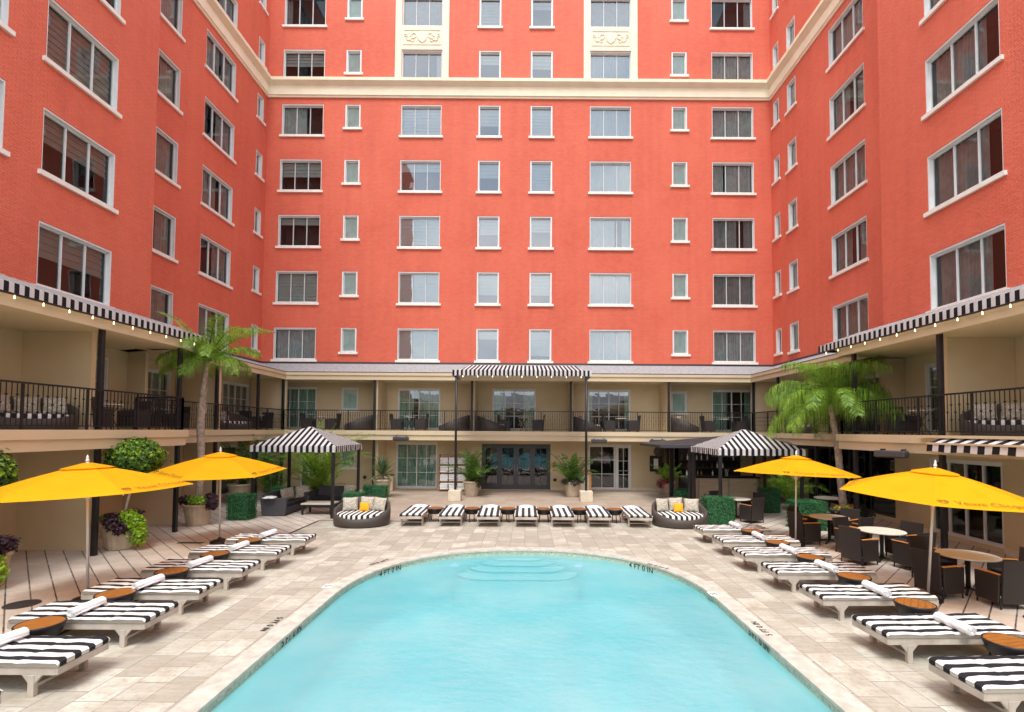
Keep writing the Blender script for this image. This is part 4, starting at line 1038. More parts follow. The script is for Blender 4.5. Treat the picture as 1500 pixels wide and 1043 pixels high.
for (p, rz, tl, lb) in (((-8.08, 9.60, 0), R(26.7), (-.021, -.036), 'yellow canvas umbrella at the near left, beside the topiary planter'), ((-8.52, 14.42, 0), R(28.5), (.07, -.012), 'yellow canvas umbrella on the left nearest the striped cabana'),
                        ((7.58, 14.46, 0), R(48.7), (.006, .05), 'yellow canvas umbrella on the right nearest the bar'), ((7.73, 9.94, 0), R(-68.3), (-.018, .06), 'yellow canvas umbrella at the near right, beside the dining tables')):
    o = UF.put(lb, p, 0, 'yellow umbrellas round the pool'); o.rotation_euler = (tl[0], tl[1], rz)

# ------------------------------------------------------------------ cabanas
def mk_cabana():
    t = thing('cabana', 'x', 'cabana'); hw, hd = 1.48, 1.45; ze, zv, za = 2.58, 2.36, 3.30
    m_ = MB(); n = 29
    def zf(k): return ze+(za-ze)*(k**.98)
    for (face) in range(4):
        W2, D2 = (hw+.04, hd+.04) if face % 2 == 0 else (hd+.04, hw+.04)
        def P(x, d, z):   # x along eave, d inward
            q = Vector((x, -D2+d, z)); return tuple(Matrix.Rotation(face*PI/2, 3, 'Z') @ q)
        nn = n if face % 2 == 0 else n
        for i in range(nn):
            x0 = -W2+2*W2*i/nn; x1 = -W2+2*W2*(i+1)/nn; mi = 0 if i % 2 else 1
            rip0, rip1 = .012*math.sin(i*1.9), .012*math.sin((i+1)*1.9)
            m_.quad(P(x0, rip0, zv+.01*math.sin(i)), P(x1, rip1, zv+.01*math.sin(i+1)), P(x1, 0, ze), P(x0, 0, ze), mi)
            e0, e1 = (1-abs(x0)/W2), (1-abs(x1)/W2)
            for j in range(10):
                a, c = j/10, (j+1)/10
                m_.quad(P(x0, a*e0*D2, zf(a*e0)), P(x1, a*e1*D2, zf(a*e1)), P(x1, c*e1*D2, zf(c*e1)), P(x0, c*e0*D2, zf(c*e0)), mi)
    m_.build('roof_fabric', ['aw_b', 'aw_w'], t)
    for sx in (-1, 1):
        for sy in (-1, 1): MB().box(sx*(hw-.05)-.05, sx*(hw-.05)+.05, sy*(hd-.05)-.05, sy*(hd-.05)+.05, 0, 2.5).build('post', 'iron', t, bevel=.006)
    b = MB(); b.box(-hw+.1, hw-.1, -hd+.02, -hd+.08, 2.44, 2.5); b.box(-hw+.1, hw-.1, hd-.08, hd-.02, 2.44, 2.5); b.box(-hw+.02, -hw+.08, -hd+.1, hd-.1, 2.44, 2.5); b.box(hw-.08, hw-.02, -hd+.1, hd-.1, 2.44, 2.5); b.build('top_rail', 'iron', t)
    return t
CF = Family(mk_cabana())
CF.put('black and white striped cabana with grey sofas under it', (-8.33, 19.85, 0), 0, 'striped cabanas')
CF.put('black and white striped cabana in front of the bar', (8.28, 19.45, 0), 0, 'striped cabanas')

# ------------------------------------------------------------------ pillows, daybeds, seats
def pillow_mb(w_, h_, th):
    b = MB(); n = 12
    def P(u, v, s):
        x, y = 2*u-1, 2*v-1; k = (1-abs(x)**2.6)*(1-abs(y)**2.6)
        pin = 1-.08*(1-abs(x))*abs(y)**3-.0
        return (x*w_/2*(1-.07*(1-y*y)), (s*th/2)*max(0, k)**.5, y*h_/2*(1-.07*(1-x*x)))
    for s in (-1, 1):
        for i in range(n):
            for j in range(n): b.quad(P(i/n, j/n, s), P((i+1)/n, j/n, s), P((i+1)/n, (j+1)/n, s), P(i/n, (j+1)/n, s))
    return b
PM = mesh_of(pillow_mb(.5, .46, .16), 'pillow', ['pillow'], True); OM = mesh_of(pillow_mb(.34, .32, .13), 'pillow', ['orange'], True)
def pillow(label, loc, rot, orange=False, group=None):
    o = bpy.data.objects.new('pillow', OM if orange else PM); col.objects.link(o); o.location = loc; o.rotation_euler = rot
    return tag(o, label, 'pillow', group or 'throw pillows')
def mk_daybed():
    t = thing('wicker_daybed', 'x', 'daybed'); n = 56
    def hh(a): s = (1+math.sin(a))/2; return .29+.57*s**1.1
    b = MB(); Ro, Ri = .92, .84; sy = .86
    rows = [(Ro-.05, 0, 0), (Ro, .12, 0), (Ro+.015, .6, 1), (Ro+.01, .97, 1), (Ro-.04, 1.0, 1), (Ri, .97, 1), (Ri-.02, .5, 1), (Ri-.03, .2, 0)]
    V = []
    for (r_, k, _) in rows:
        for i in range(n):
            a = 2*PI*i/n; z = hh(a)*k if _ else (0 if k == 0 else k*hh(a)*1.0)
            V.append((r_*math.cos(a), r_*sy*math.sin(a), z))
    F_ = []
    for j in range(len(rows)-1):
        for i in range(n): F_.append((j*n+i, j*n+(i+1) % n, (j+1)*n+(i+1) % n, (j+1)*n+i))
    b.add(V, F_); b.build('wicker_shell', 'bedwicker', t, True)
    c = MB(); m_ = 40; prof = [(.81, .16), (.825, .30), (.815, .38), (.78, .405), (.5, .415), (0.001, .42)]
    V = [(r_*math.cos(2*PI*i/m_), r_*sy*math.sin(2*PI*i/m_)-.015, z) for r_, z in prof for i in range(m_)]
    c.add(V, [(j*m_+i, j*m_+(i+1) % m_, (j+1)*m_+(i+1) % m_, (j+1)*m_+i) for j in range(len(prof)-1) for i in range(m_)])
    c.build('seat_cushion', 'bedstripe', t, True)
    return t
DF = Family(mk_daybed())
def daybed(label, loc, rz, who, pillows=3, orange=False):
    DF.put(label, loc, rz, 'round wicker daybeds')
    Rm = Matrix.Rotation(rz, 4, 'Z')
    sp = [(-.5, .28, .35), (.02, .48, 0), (.5, .28, -.35)][:pillows]
    for i, (x, y, r_) in enumerate(sp):
        p = Matrix.Translation(loc) @ Rm @ Vector((x, y, .64))
        o = pillow('beige pillow %s, %s' % (['at the left side', 'in the middle', 'at the right side'][i], who), p, (0, 0, 0)); o.rotation_euler = (R(-16), random.uniform(-.08, .08), rz+r_)
    if orange:
        p = Matrix.Translation(loc) @ Rm @ Vector((.02, .16, .56)); o = pillow('small orange pillow on the '+who, p, (0, 0, 0), True, 'orange pillows'); o.rotation_euler = (R(-24), random.uniform(-.1, .1), rz)
daybed('round wicker daybed with orange pillow, left of the back lounger row', (-5.48, 17.35, 0), 0, 'daybed left of the back row', 3, True)
daybed('round wicker daybed with orange pillow, right of the back lounger row', (5.27, 17.6, 0), 0, 'daybed right of the back row', 3, True)
zb = 3.10
daybed('wicker daybed on the near left balcony behind the railing', (-11.95, 12.3, zb), PI/2*.55, 'near left balcony daybed', 3)
daybed('wicker daybed on the near right balcony behind the railing', (11.55, 12.2, zb), -PI/2*.55, 'near right balcony daybed', 3)
daybed('wicker daybed on the far left balcony by the corner', (-12.95, 22.4, zb), PI/2*.7, 'far left balcony daybed', 2)
daybed('wicker daybed on the far right balcony behind the palm', (12.3, 22.4, zb), -PI/2*.7, 'far right balcony daybed', 2)
for (x, rz, nm) in ((-8.55, -PI/2, 'left bay beside its divider'), (-3.7, -PI/2, 'second bay left of the divider'), (-1.75, PI/2, 'central bay at its left end'), (3.15, PI/2, 'bay under the canopy\'s right post'), (8.15, PI/2, 'right bay beside its divider')):
    daybed('wicker daybed on the rear balcony, '+nm, (x, 26.6, zb), rz, 'rear balcony, '+nm, 1)

# ------------------------------------------------------------------ chairs and tables
def mk_chair(nm, wk, armm):
    t = thing(nm, 'x', 'chair')   # faces -y, origin centre on floor
    b = MB(); W_, D_ = .58, .58
    # back panel slightly reclined and flared
    def panel(y0, y1, z0, z1, w0, w1, t_, lean):
        v = [(-w0/2, y0, z0), (w0/2, y0, z0), (w0/2, y0+t_, z0), (-w0/2, y0+t_, z0), (-w1/2, y0+lean, z1), (w1/2, y0+lean, z1), (w1/2, y0+lean+t_, z1), (-w1/2, y0+lean+t_, z1)]
        b.add(v, [(0, 3, 2, 1), (4, 5, 6, 7), (0, 1, 5, 4), (1, 2, 6, 5), (2, 3, 7, 6), (3, 0, 4, 7)])
    panel(.22, 0, .10, .90, .50, .56, .05, .08)
    b.build('backrest', wk, t, bevel=.012)
    for s in (-1, 1):
        a = MB(); x0, x1 = (s*.26, s*.30) if s > 0 else (-.30, -.26)
        a.add([(x0, -.27, .10), (x1, -.27, .10), (x1, .23, .10), (x0, .23, .10), (x0, -.28, .60), (x1, -.28, .60), (x1, .25, .62), (x0, .25, .62)],
              [(0, 3, 2, 1), (4, 5, 6, 7), (0, 1, 5, 4), (1, 2, 6, 5), (2, 3, 7, 6), (3, 0, 4, 7)])
        ar = a.build('arm_panel', wk, t, bevel=.008)
        c = MB(); c.box(x0-.006, x1+.006, -.30, .26, .622, .642); c.build('armrest', armm, ar, bevel=.006)
    f = MB(); f.box(-.258, .258, -.26, -.225, .10, .40); f.box(-.258, .258, -.225, .215, .36, .40); f.build('seat', wk, t, bevel=.01)
    MB().box(-.25, .25, -.25, .205, .403, .455).build('seat_cushion', 'bcush', t, bevel=.02)
    for sx in (-1, 1):
        for y in (-.25, .24): MB().tube([(sx*.265, y, .2), (sx*.27, y*1.04, 0)], [.02, .014], 8).build('leg', 'iron', t)
    return t
CHF = Family(mk_chair('dining_chair', 'wicker', 'arm')); BCF = Family(mk_chair('balcony_chair', 'wicker', 'wicker'))
def mk_table(r_, leg):
    t = thing('dining_table' if r_ > .4 else 'bistro_table', 'x', 'table')
    MB().lathe([(0, .715), (r_-.02, .715), (r_, .725), (r_, .742), (r_-.01, .75), (0, .75)], 36).build('table_top', 'stone', t)
    if leg == 'x':
        for i in range(4):
            a = PI/4+i*PI/2; MB().tube([(.2*math.cos(a), .2*math.sin(a), .71), (-.02*math.cos(a), -.02*math.sin(a), .4), (-.24*math.cos(a), -.24*math.sin(a), 0)], .012, 6).build('leg', 'iron', t)
    else:
        MB().lathe([(.045, .06), (.04, .3), (.05, .70), (.16, .715)], 16).build('pedestal', 'iron', t, True)
        for i in range(4): a = PI/4+i*PI/2; MB().tube([(0, 0, .08), (.34*math.cos(a), .34*math.sin(a), .02)], .025, 8).build('foot', 'iron', t)
    return t
TBF = Family(mk_table(.52, 'p')); BTF = Family(mk_table(.31, 'x'))
def dining(cx, cy, lb, chs, rot=0):
    TBF.put('round beige dining table, '+lb, (cx, cy, 0), 0, 'round dining tables')
    for (dx, dy, r_, l2) in chs:
        CHF.put('brown wicker armchair %s of the %s' % (l2, lb), (cx+dx, cy+dy, 0), r_, 'wicker dining chairs')
def face(dx, dy): return math.atan2(-dx, dy)*1.0+0.0
def chs(r_, angs, names, jit=0):
    o = []
    for a, nm in zip(angs, names):
        dx, dy = r_*math.cos(R(a)), r_*math.sin(R(a))
        # chair faces local -y; must look at the table: direction (-dx,-dy)
        o.append((dx, dy, math.atan2(-dy, -dx)+PI/2, nm))
    return o
names4 = ['on the pool side', 'on the camera side', 'on the wall side', 'on the bar side']
dining(8.95, 10.45, 'near table under the umbrella', chs(.80, (195, 268, 350, 95), names4))
dining(8.95, 12.95, 'middle table on the right terrace', chs(.80, (200, 285, 20, 110), names4))
dining(8.85, 15.0, 'rear table by the palm planter', chs(.80, (190, 290, 30, 120), names4))
dining(7.75, 18.95, 'table inside the right cabana', chs(.78, (190, 290, 20, 110), names4))
TBF.put('round beige dining table, half hidden at the right behind the dark post', (11.4, 19.3, 0), 0, 'round dining tables')
# balcony furniture
def bset(cx, cy, lb, t_=True, c1=(.62, 0), c2=(-.62, 0)):
    BTF.put('small beige topped bistro table, '+lb, (cx, cy, zb), .3, 'balcony bistro tables')
    for c, nm in ((c1, 'one side'), (c2, 'other side')):
        if c: BCF.put('dark wicker chair, %s, %s' % (('right of table' if c[0] > .3 else 'left of table' if c[0] < -.3 else 'behind the table' if c[1] > 0 else 'in front of the table'), lb), (cx+c[0], cy+c[1], zb), math.atan2(-c[1], -c[0])+PI/2, 'balcony chairs')
bset(-10.6, 26.5, 'rear balcony, far left bay'); bset(-6.0, 26.45, 'rear balcony, second bay from the left'); bset(-.1, 26.5, 'rear balcony, central bay', True, (.75, 0), (-1.0, .1)); bset(4.95, 26.5, 'rear balcony, bay right of the canopy'); bset(10.2, 26.5, 'rear balcony, far right bay', True, (.9, .1), (-.75, 0))
bset(-11.6, 14.3, 'left balcony between the two near posts', True, (.1, .75), (0, -.55)); bset(-12.9, 18.2, 'left balcony behind the palm', True, (0, .75), (0, -.8)); bset(-12.8, 24.4, 'left balcony near the far corner', True, (0, .7), (0, -.7))
bset(11.35, 14.7, 'right balcony beside the near post', True, (0, .75), None); bset(12.2, 18.8, 'right balcony behind the palm crown', True, (0, .75), (0, -.75))
# sofas in the left cabana
def mk_sofa(L_, label, loc, rz):
    t = thing('wicker_sofa', label, 'sofa', loc, rz, 'grey wicker sofas')   # faces -y
    MB().box(-L_/2+.02, L_/2-.02, -.42, .3, .05, .30).build('base', 'gwicker', t, bevel=.01)
    b = MB(); b.add([(-L_/2, .28, .05), (L_/2, .28, .05), (L_/2, .40, .05), (-L_/2, .40, .05), (-L_/2, .34, .80), (L_/2, .34, .80), (L_/2, .46, .80), (-L_/2, .46, .80)], [(0, 3, 2, 1), (4, 5, 6, 7), (0, 1, 5, 4), (1, 2, 6, 5), (2, 3, 7, 6), (3, 0, 4, 7)]); b.build('backrest', 'gwicker', t, bevel=.015)
    for s in (-1, 1):
        x0, x1 = sorted((s*(L_/2), s*(L_/2+.10))); b = MB()
        b.add([(x0, -.44, .02), (x1, -.44, .02), (x1, .40, .02), (x0, .40, .02), (x0, -.50, .66), (x1, -.50, .66), (x1, .48, .66), (x0, .48, .66)], [(0, 3, 2, 1), (4, 5, 6, 7), (0, 1, 5, 4), (1, 2, 6, 5), (2, 3, 7, 6), (3, 0, 4, 7)])
        b.build('arm', 'gwicker', t, bevel=.012)
    n = max(1, round(L_/.8))
    for i in range(n): x0 = -L_/2+.02+i*(L_-.04)/n; MB().box(x0+.01, x0+(L_-.04)/n-.01, -.41, .28, .305, .43).build('seat_cushion', 'bcush', t, bevel=.03, seg=3)
    return t
mk_sofa(1.7, 'long grey wicker sofa with its arm towards the pool, in the left cabana', (-9.2, 19.75, 0), PI/2)
mk_sofa(1.5, 'grey wicker sofa facing the pool at the back of the left cabana', (-7.95, 21.35, 0), 0)
for i, (x, y, rz, lb) in enumerate(((-9.3, 19.9, PI/2, 'on the long cabana sofa, front'), (-9.3, 20.3, PI/2-.3, 'on the long cabana sofa, centre'), (-8.95, 20.65, .5, 'on the long cabana sofa, at its back end'), (-7.3, 21.35, -.1, 'on the rear cabana sofa'))):
    o = pillow('beige pillow '+lb, (x, y, .66), (R(-14), 0, rz))
o = FT.put('crumpled white towel on the arm of the long cabana sofa', (-9.35, 18.85, .67), .2, 'folded towels on the back row loungers'); del o['group']
t = thing('coffee_table', 'low table with a beige top in front of the cabana sofas', 'table', (-7.75, 19.5, 0))
MB().box(-.58, .58, -.4, .4, .38, .42).build('table_top', 'stone', t, bevel=.008)
MB().box(-.55, .55, -.37, .37, .30, .378).build('apron', 'iron', t)
for sx in (-1, 1):
    for sy in (-1, 1): MB().box(sx*.52-.03, sx*.52+.03, sy*.34-.03, sy*.34+.03, 0, .299).build('leg', 'iron', t)

# ------------------------------------------------------------------ foliage
def leaf(mb, p, n, s, asp, mi, rng):
    n = n.normalized(); a = Vector((rng.uniform(-1, 1), rng.uniform(-1, 1), rng.uniform(-1, 1)))
    u = n.cross(a)
    if u.length < 1e-3: u = Vector((1, 0, 0))
    u.normalize(); v = n.cross(u)
    mb.add([p-u*s/2, p+v*s*asp/2+n*s*.08, p+u*s/2, p-v*s*asp/2+n*s*.08], [(0, 1, 2, 3)], mi)
def hedge_mesh(w_, d, h, seed, n=3600):
    rng = random.Random(seed); m_ = MB()
    areas = [w_*h, w_*h, d*h, d*h, w_*d]; tot = sum(areas)
    for i in range(n):
        r_ = rng.uniform(0, tot); k = 0
        while r_ > areas[k]: r_ -= areas[k]; k += 1
        u, v = rng.random(), rng.random(); off = rng.uniform(-.03, .02) if rng.random() > .1 else rng.uniform(.02, .05)
        if k == 0: p = Vector(((u-.5)*w_, -d/2-off, v*h)); nn = Vector((0, -1, 0))
        elif k == 1: p = Vector(((u-.5)*w_, d/2+off, v*h)); nn = Vector((0, 1, 0))
        elif k == 2: p = Vector((-w_/2-off, (u-.5)*d, v*h)); nn = Vector((-1, 0, 0))
        elif k == 3: p = Vector((w_/2+off, (u-.5)*d, v*h)); nn = Vector((1, 0, 0))
        else: p = Vector(((u-.5)*w_, (v-.5)*d, h+off)); nn = Vector((0, 0, 1))
        nn = nn+Vector((rng.uniform(-.8, .8), rng.uniform(-.8, .8), rng.uniform(-.3, .9)))
        leaf(m_, p, nn, rng.uniform(.03, .05), .7, rng.choice((0, 0, 1, 1, 1, 2)), rng)
    return m_
def hedge(label, x, y, w_, d, h, seed, n=3600):
    t = thing('box_hedge', label, 'hedge', (x, y, 0), 0, 'clipped box hedges')
    hedge_mesh(w_, d, h, seed, n).build('foliage', ['hd', 'hm', 'hl'], t)
    MB().box(-w_/2+.03, w_/2-.03, -d/2+.03, d/2-.03, .0, h-.03).build('core', 'hd', t)
hedge('clipped box hedge cube left of the striped cabana', -10.0, 18.2, .74, .6, .88, 1)
hedge('clipped box hedge behind the left daybed', -6.15, 18.5, .62, .6, .92, 2)
hedge('low clipped box hedge below the yucca pot', -6.45, 22.2, 1.0, .5, .78, 3, 2500)
hedge('clipped box hedge behind the long cabana sofa', -10.4, 22.2, .9, .5, .7, 4, 2500)
hedge('clipped box hedge right of the right daybed', 6.72, 17.95, .95, .6, .92, 5, 4200)
hedge('small clipped box hedge beside the bar post', 7.05, 22.9, .75, .5, .62, 6, 2200)
hedge('clipped box hedge at the back of the right cabana', 9.75, 20.6, .62, .7, .95, 7, 3000)
hedge('clipped box hedge under the second right umbrella', 9.35, 17.1, .95, .8, .92, 8, 4200)

def pot(label, x, y, rt_, h, rb=None, fl=.02, square=False):
    t = thing('planter', label, 'planter', (x, y, 0), random.random(), 'beige planters')
    rb = rb or rt_*.72
    MB().lathe([(rb, 0), (rb*1.03, .04), (rt_*.93, h*.84), (rt_*.94, h*.86), (rt_*1.0, h*.88), (rt_*1.03, h*.93), (rt_*1.02, h), (rt_*.93, h), (rt_*.9, h*.9)], 72, flute=fl, nf=18).build('pot_body', 'fluted', t, True)
    MB().lathe([(0.001, h*.9), (rt_*.9, h*.9)], 24).build('soil', 'soil', t)
    return t
def blob_leaves(m_, c, r_, n, s, mis, rng, shell=.75, asp=.6, clumpy=True):
    cl = [Vector((rng.gauss(0, 1), rng.gauss(0, 1), rng.gauss(0, 1))).normalized() for _ in range(22)]
    for i in range(n):
        d = Vector((rng.gauss(0, 1), rng.gauss(0, 1), rng.gauss(0, 1))).normalized()
        bumpy = 1+.10*max(d.dot(q)**9 if d.dot(q) > 0 else 0 for q in cl) if clumpy else 1
        k = (shell+(1.0-shell)*rng.random()) * (bumpy-.03)
        if rng.random() < .07: k *= rng.uniform(1.05, 1.22)
        p = Vector((c[0]+d.x*r_[0]*k, c[1]+d.y*r_[1]*k, c[2]+d.z*r_[2]*k))
        nn = d+Vector((rng.uniform(-.7, .7), rng.uniform(-.7, .7), rng.uniform(-.2, .9)))
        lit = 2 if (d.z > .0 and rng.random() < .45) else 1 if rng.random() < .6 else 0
        leaf(m_, p, nn, s*rng.uniform(.7, 1.25), asp, mis[lit], rng)
def topiary(label, x, y, stem, c, r_, seed, n=5200):
    rng = random.Random(seed); t = thing('topiary_tree', label, 'tree', (x, y, 0), 0, 'round topiary trees')
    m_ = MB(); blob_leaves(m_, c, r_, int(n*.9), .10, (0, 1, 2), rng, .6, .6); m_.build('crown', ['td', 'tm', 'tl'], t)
    m2 = MB(); m2.tube(stem, [.04, .034, .028, .026][:len(stem)], 8)
    for i in range(10):
        d = Vector((rng.uniform(-1, 1), rng.uniform(-1, 1), rng.uniform(-.2, 1))); e = Vector(c)+Vector((d.x*r_[0]*.7, d.y*r_[1]*.7, d.z*r_[2]*.7)); m2.tube([stem[-1], (Vector(stem[-1])+e)/2+Vector((0, 0, .05)), e], [.016, .01, .005], 5)
    m2.build('trunk', 'stem', t, True)
def vine(label, x, y, z, spots, n, seed, mats, s=.08, name='trailing_vine', cat='plant'):
    rng = random.Random(seed); t = thing(name, label, cat, (x, y, z)); m_ = MB(); st = MB()
    for (cx, cy, cz, rr, rz_) in spots:
        st.tube([(0, 0, -.1), (cx*.5, cy*.5, .06), (cx, cy, cz)], .008, 5)
        for i in range(int(n*1.5)):
            d = Vector((rng.gauss(0, 1), rng.gauss(0, 1), rng.gauss(0, 1))).normalized()*rng.random()**.4*rng.choice((1, 1, 1.25))
            p = Vector((cx+d.x*rr, cy+d.y*rr, cz+d.z*rz_)); nn = d+Vector((rng.uniform(-.6, .6), rng.uniform(-.9, .2), rng.uniform(0, 1.1)))
            leaf(m_, p, nn, s*rng.uniform(.6, 1.2), .8, rng.randrange(len(mats)), rng)
    m_.build('foliage', mats, t); st.build('stem', 'stem', t)
pot('large fluted beige planter at the foot of the leaning topiary', -10.72, 13.75, .48, .72)
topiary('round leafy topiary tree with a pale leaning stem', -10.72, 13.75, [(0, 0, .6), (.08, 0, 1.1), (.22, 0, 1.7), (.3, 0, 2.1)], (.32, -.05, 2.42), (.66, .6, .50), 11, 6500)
vine('lime green vine spilling over the planter right side', -10.72, 13.75, .70, [(.30, -.2, .18, .2, .14), (.52, -.2, -.02, .2, .2), (.6, -.22, -.30, .2, .26)], 330, 1, ['lime', 'lime2'])
vine('dark purple vine over the front of the topiary planter', -10.72, 13.75, .70, [(.05, -.42, .05, .2, .2), (-.25, -.1, .14, .2, .1), (.24, -.4, -.1, .16, .18), (.2, .1, .2, .2, .1)], 230, 2, ['purple', 'purple2'])
vine('pink flowers and leaves at the left of the topiary planter', -10.72, 13.75, .70, [(-.3, -.3, .1, .15, .09)], 140, 3, ['pink', 'tm', 'tm'], .06, 'flowering_plant')
pot('fluted beige planter at the foot of the left palm', -10.85, 17.1, .44, .70)
vine('dark purple vine at the sides of the left palm planter', -10.85, 17.1, .72, [(.5, -.1, .0, .2, .22), (-.45, 0, .08, .2, .16), (.3, .2, .18, .2, .12)], 230, 4, ['purple', 'purple2'])
vine('lime green leaves in the middle of the left palm planter', -10.85, 17.1, .72, [(.05, -.2, .14, .25, .14), (.2, -.25, .08, .2, .1)], 200, 5, ['lime', 'lime2', 'tm'])
pot('planter mostly cut off by the left edge of the picture', -10.78, 10.3, .42, .68)
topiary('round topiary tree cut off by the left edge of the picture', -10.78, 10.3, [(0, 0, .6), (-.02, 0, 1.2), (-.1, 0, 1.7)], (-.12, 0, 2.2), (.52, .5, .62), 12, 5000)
vine('dark purple foliage at the left edge of the picture', -10.78, 10.3, .70, [(.30, -.1, .14, .22, .22), (.15, .2, .1, .25, .18)], 420, 6, ['purple', 'purple2'])
vine('lime green vine hanging at the left edge of the picture', -10.78, 10.3, .55, [(.42, -.15, -.15, .16, .28), (.3, -.3, -.3, .16, .26)], 260, 7, ['lime', 'lime2'])

# palms
def frond(mb, base, az, elev, L_, droop, leafL, nl, rng, mis, wid=.02, hang=.5, rach=.012, vshape=.5):
    d0 = Vector((math.cos(az)*math.cos(elev), math.sin(az)*math.cos(elev), math.sin(elev)))
    pts = []; p = Vector(base); d = d0.copy(); n = 12
    for i in range(n+1):
        pts.append(p.copy()); p = p+d*(L_/n); d = (d+Vector((0, 0, -droop*(.35+1.2*i/n)/n))).normalized()
    mb.tube(pts, [rach*(1-.8*i/n) for i in range(n+1)], 5, mis[0])
    up_ = Vector((0, 0, 1))
    for k in range(nl):
        s = .12+.88*k/nl; f = s*n; i = min(int(f), n-1); q = pts[i].lerp(pts[i+1], f-i); dr = (pts[min(i+1, n)]-pts[i]).normalized()
        side = dr.cross(up_)
        if side.length < .05: side = Vector((math.sin(az), -math.cos(az), 0))
        side.normalize(); nrm = side.cross(dr)
        ll = leafL*(math.sin(PI*min(1, .12+.88*s))**.6*.8+.25)*rng.uniform(.85, 1.12)
        for sg in (-1, 1):
            a = rng.uniform(.5, .9); dv_ = (side*sg*1.0+dr*a+nrm*rng.uniform(-.1, vshape)).normalized()
            hg_ = hang*rng.uniform(.6, 1.35); m1 = q+dv_*ll*.45+Vector((0, 0, -ll*hg_*.14)); m2_ = q+dv_*ll*(.85-.3*hg_)+Vector((rng.uniform(-.05, .05), rng.uniform(-.05, .05), -ll*hg_*.75))
            wv = dr*wid*rng.uniform(.7, 1.1)
            mi = mis[1] if rng.random() < .55 else mis[2] if rng.random() < .7 else mis[0]
            mb.add([q-wv*.3, q+wv*.3, m1+wv*.5, m1-wv*.5, m2_], [(0, 1, 2, 3), (3, 2, 4)], mi)
def palm(label, x, y, trunk, rad, fr, seed, mats=('pd', 'pm', 'pl', 'py'), group=None):
    rng = random.Random(seed); t = thing('palm_tree', label, 'palm', (x, y, 0), 0, group)
    m_ = MB(); n = len(trunk)
    # smooth trunk with leaf scars
    pts = []; rs = []
    for i in range(n-1):
        for k in range(8):
            f = k/8; pts.append(Vector(trunk[i]).lerp(Vector(trunk[i+1]), f)); rr = rad[i]*(1-f)+rad[i+1]*f; rs.append(rr*(1+.07*((i*8+k) % 2))*(1+rng.uniform(-.06, .06)))
    pts.append(Vector(trunk[-1])); rs.append(rad[-1])
    m_.tube(pts, rs, 12)
    for i in range(14):
        j = rng.randrange(len(pts)*2//4, len(pts)-1); a = rng.uniform(0, 2*PI); p = pts[j]; d = Vector((math.cos(a), math.sin(a), 0))
        m_.tube([p+d*rs[j]*.8, p+d*(rs[j]+.03)+Vector((0, 0, .16)), p+d*(rs[j]+.015)+Vector((0, 0, .36))], [.03, .02, .006], 5)
    m_.build('trunk', 'trunk', t, False)
    c = MB(); top = Vector(trunk[-1])
    for (az, el, L_, dr, ll, hg) in fr: frond(c, top, R(az), R(el), L_, dr, ll, 150, rng, (0, 1, 2) if rng.random() > .05 else (0, 3, 2), .0135, hg*rng.uniform(.7, 1.25), .018)
    c.build('crown', list(mats), t)
rg = random.Random(5)
# left palm: open upright crown
fl = [(178, 62, 2.0, 1.5, .34, .45), (150, 48, 1.6, 1.6, .34, .5), (10, 48, 1.9, 1.3, .36, .45), (-10, 30, 1.9, 1.5, .40, .55), (30, 60, 1.7, 1.6, .36, .5), (-60, 42, 1.9, 2.6, .5, .9), (-30, 25, 1.8, 2.6, .5, .9), (-85, 20, 1.6, 2.8, .5, .9), (-120, 35, 1.6, 2.4, .45, .9), (200, 20, 1.5, 2.6, .45, .8), (-20, 58, 1.9, 2.4, .45, .8), (-75, 50, 1.7, 2.8, .5, 1), (-100, 60, 1.5, 2.6, .45, .9), (165, 35, 1.7, 2.4, .4, .8), (45, 45, 1.8, 1.9, .4, .6), (90, 60, 1.5, 1.6, .4, .6), (60, 30, 1.6, 2.2, .4, .8), (120, 25, 1.6, 2.4, .4, .8), (-45, 68, 1.7, 2.2, .4, .7), (230, 60, 1.5, 2.2, .4, .7)]
palm('tall slim palm growing from the left planter in front of the balcony', -10.85, 17.1, [(0, 0, .6), (.06, 0, 2.0), (.0, 0, 3.4), (.06, -.02, 4.5), (.18, -.04, 5.4)], [.10, .105, .12, .085, .06], [(a, e, l*(1.28 if e > 45 else 1.05), d, q*1.3, h*1.1) for a, e, l, d, q, h in fl], 21)
fr_ = []
for i in range(31):
    az = i*137.5+12; el = [70, 54, 42, 28, 12][i % 5]; fr_.append((az, el, rg.uniform(2.1, 2.5), rg.uniform(2.3, 3.2), rg.uniform(.65, .85), 1.2))
palm('full weeping palm with long drooping fronds beside the right balcony', 10.55, 17.2, [(.1, 0, .5), (.0, 0, 1.6), (-.08, 0, 2.8), (-.22, 0, 3.7), (-.28, 0, 4.15)], [.115, .105, .10, .085, .07], fr_, 22)
pot('beige planter at the foot of the right palm', 10.6, 17.2, .46, .5)
vine('dark leafy vine in the right palm planter', 10.6, 17.2, .5, [(.4, -.2, .12, .32, .16), (-.3, -.3, .12, .3, .14), (.7, -.2, .0, .2, .16)], 300, 8, ['purple2', 'td', 'purple'])
vine('lime leaves and pink flowers in the right palm planter', 10.6, 17.2, .5, [(.0, -.4, .24, .22, .12), (-.35, -.4, .22, .15, .1)], 130, 9, ['lime', 'lime2', 'pink'])
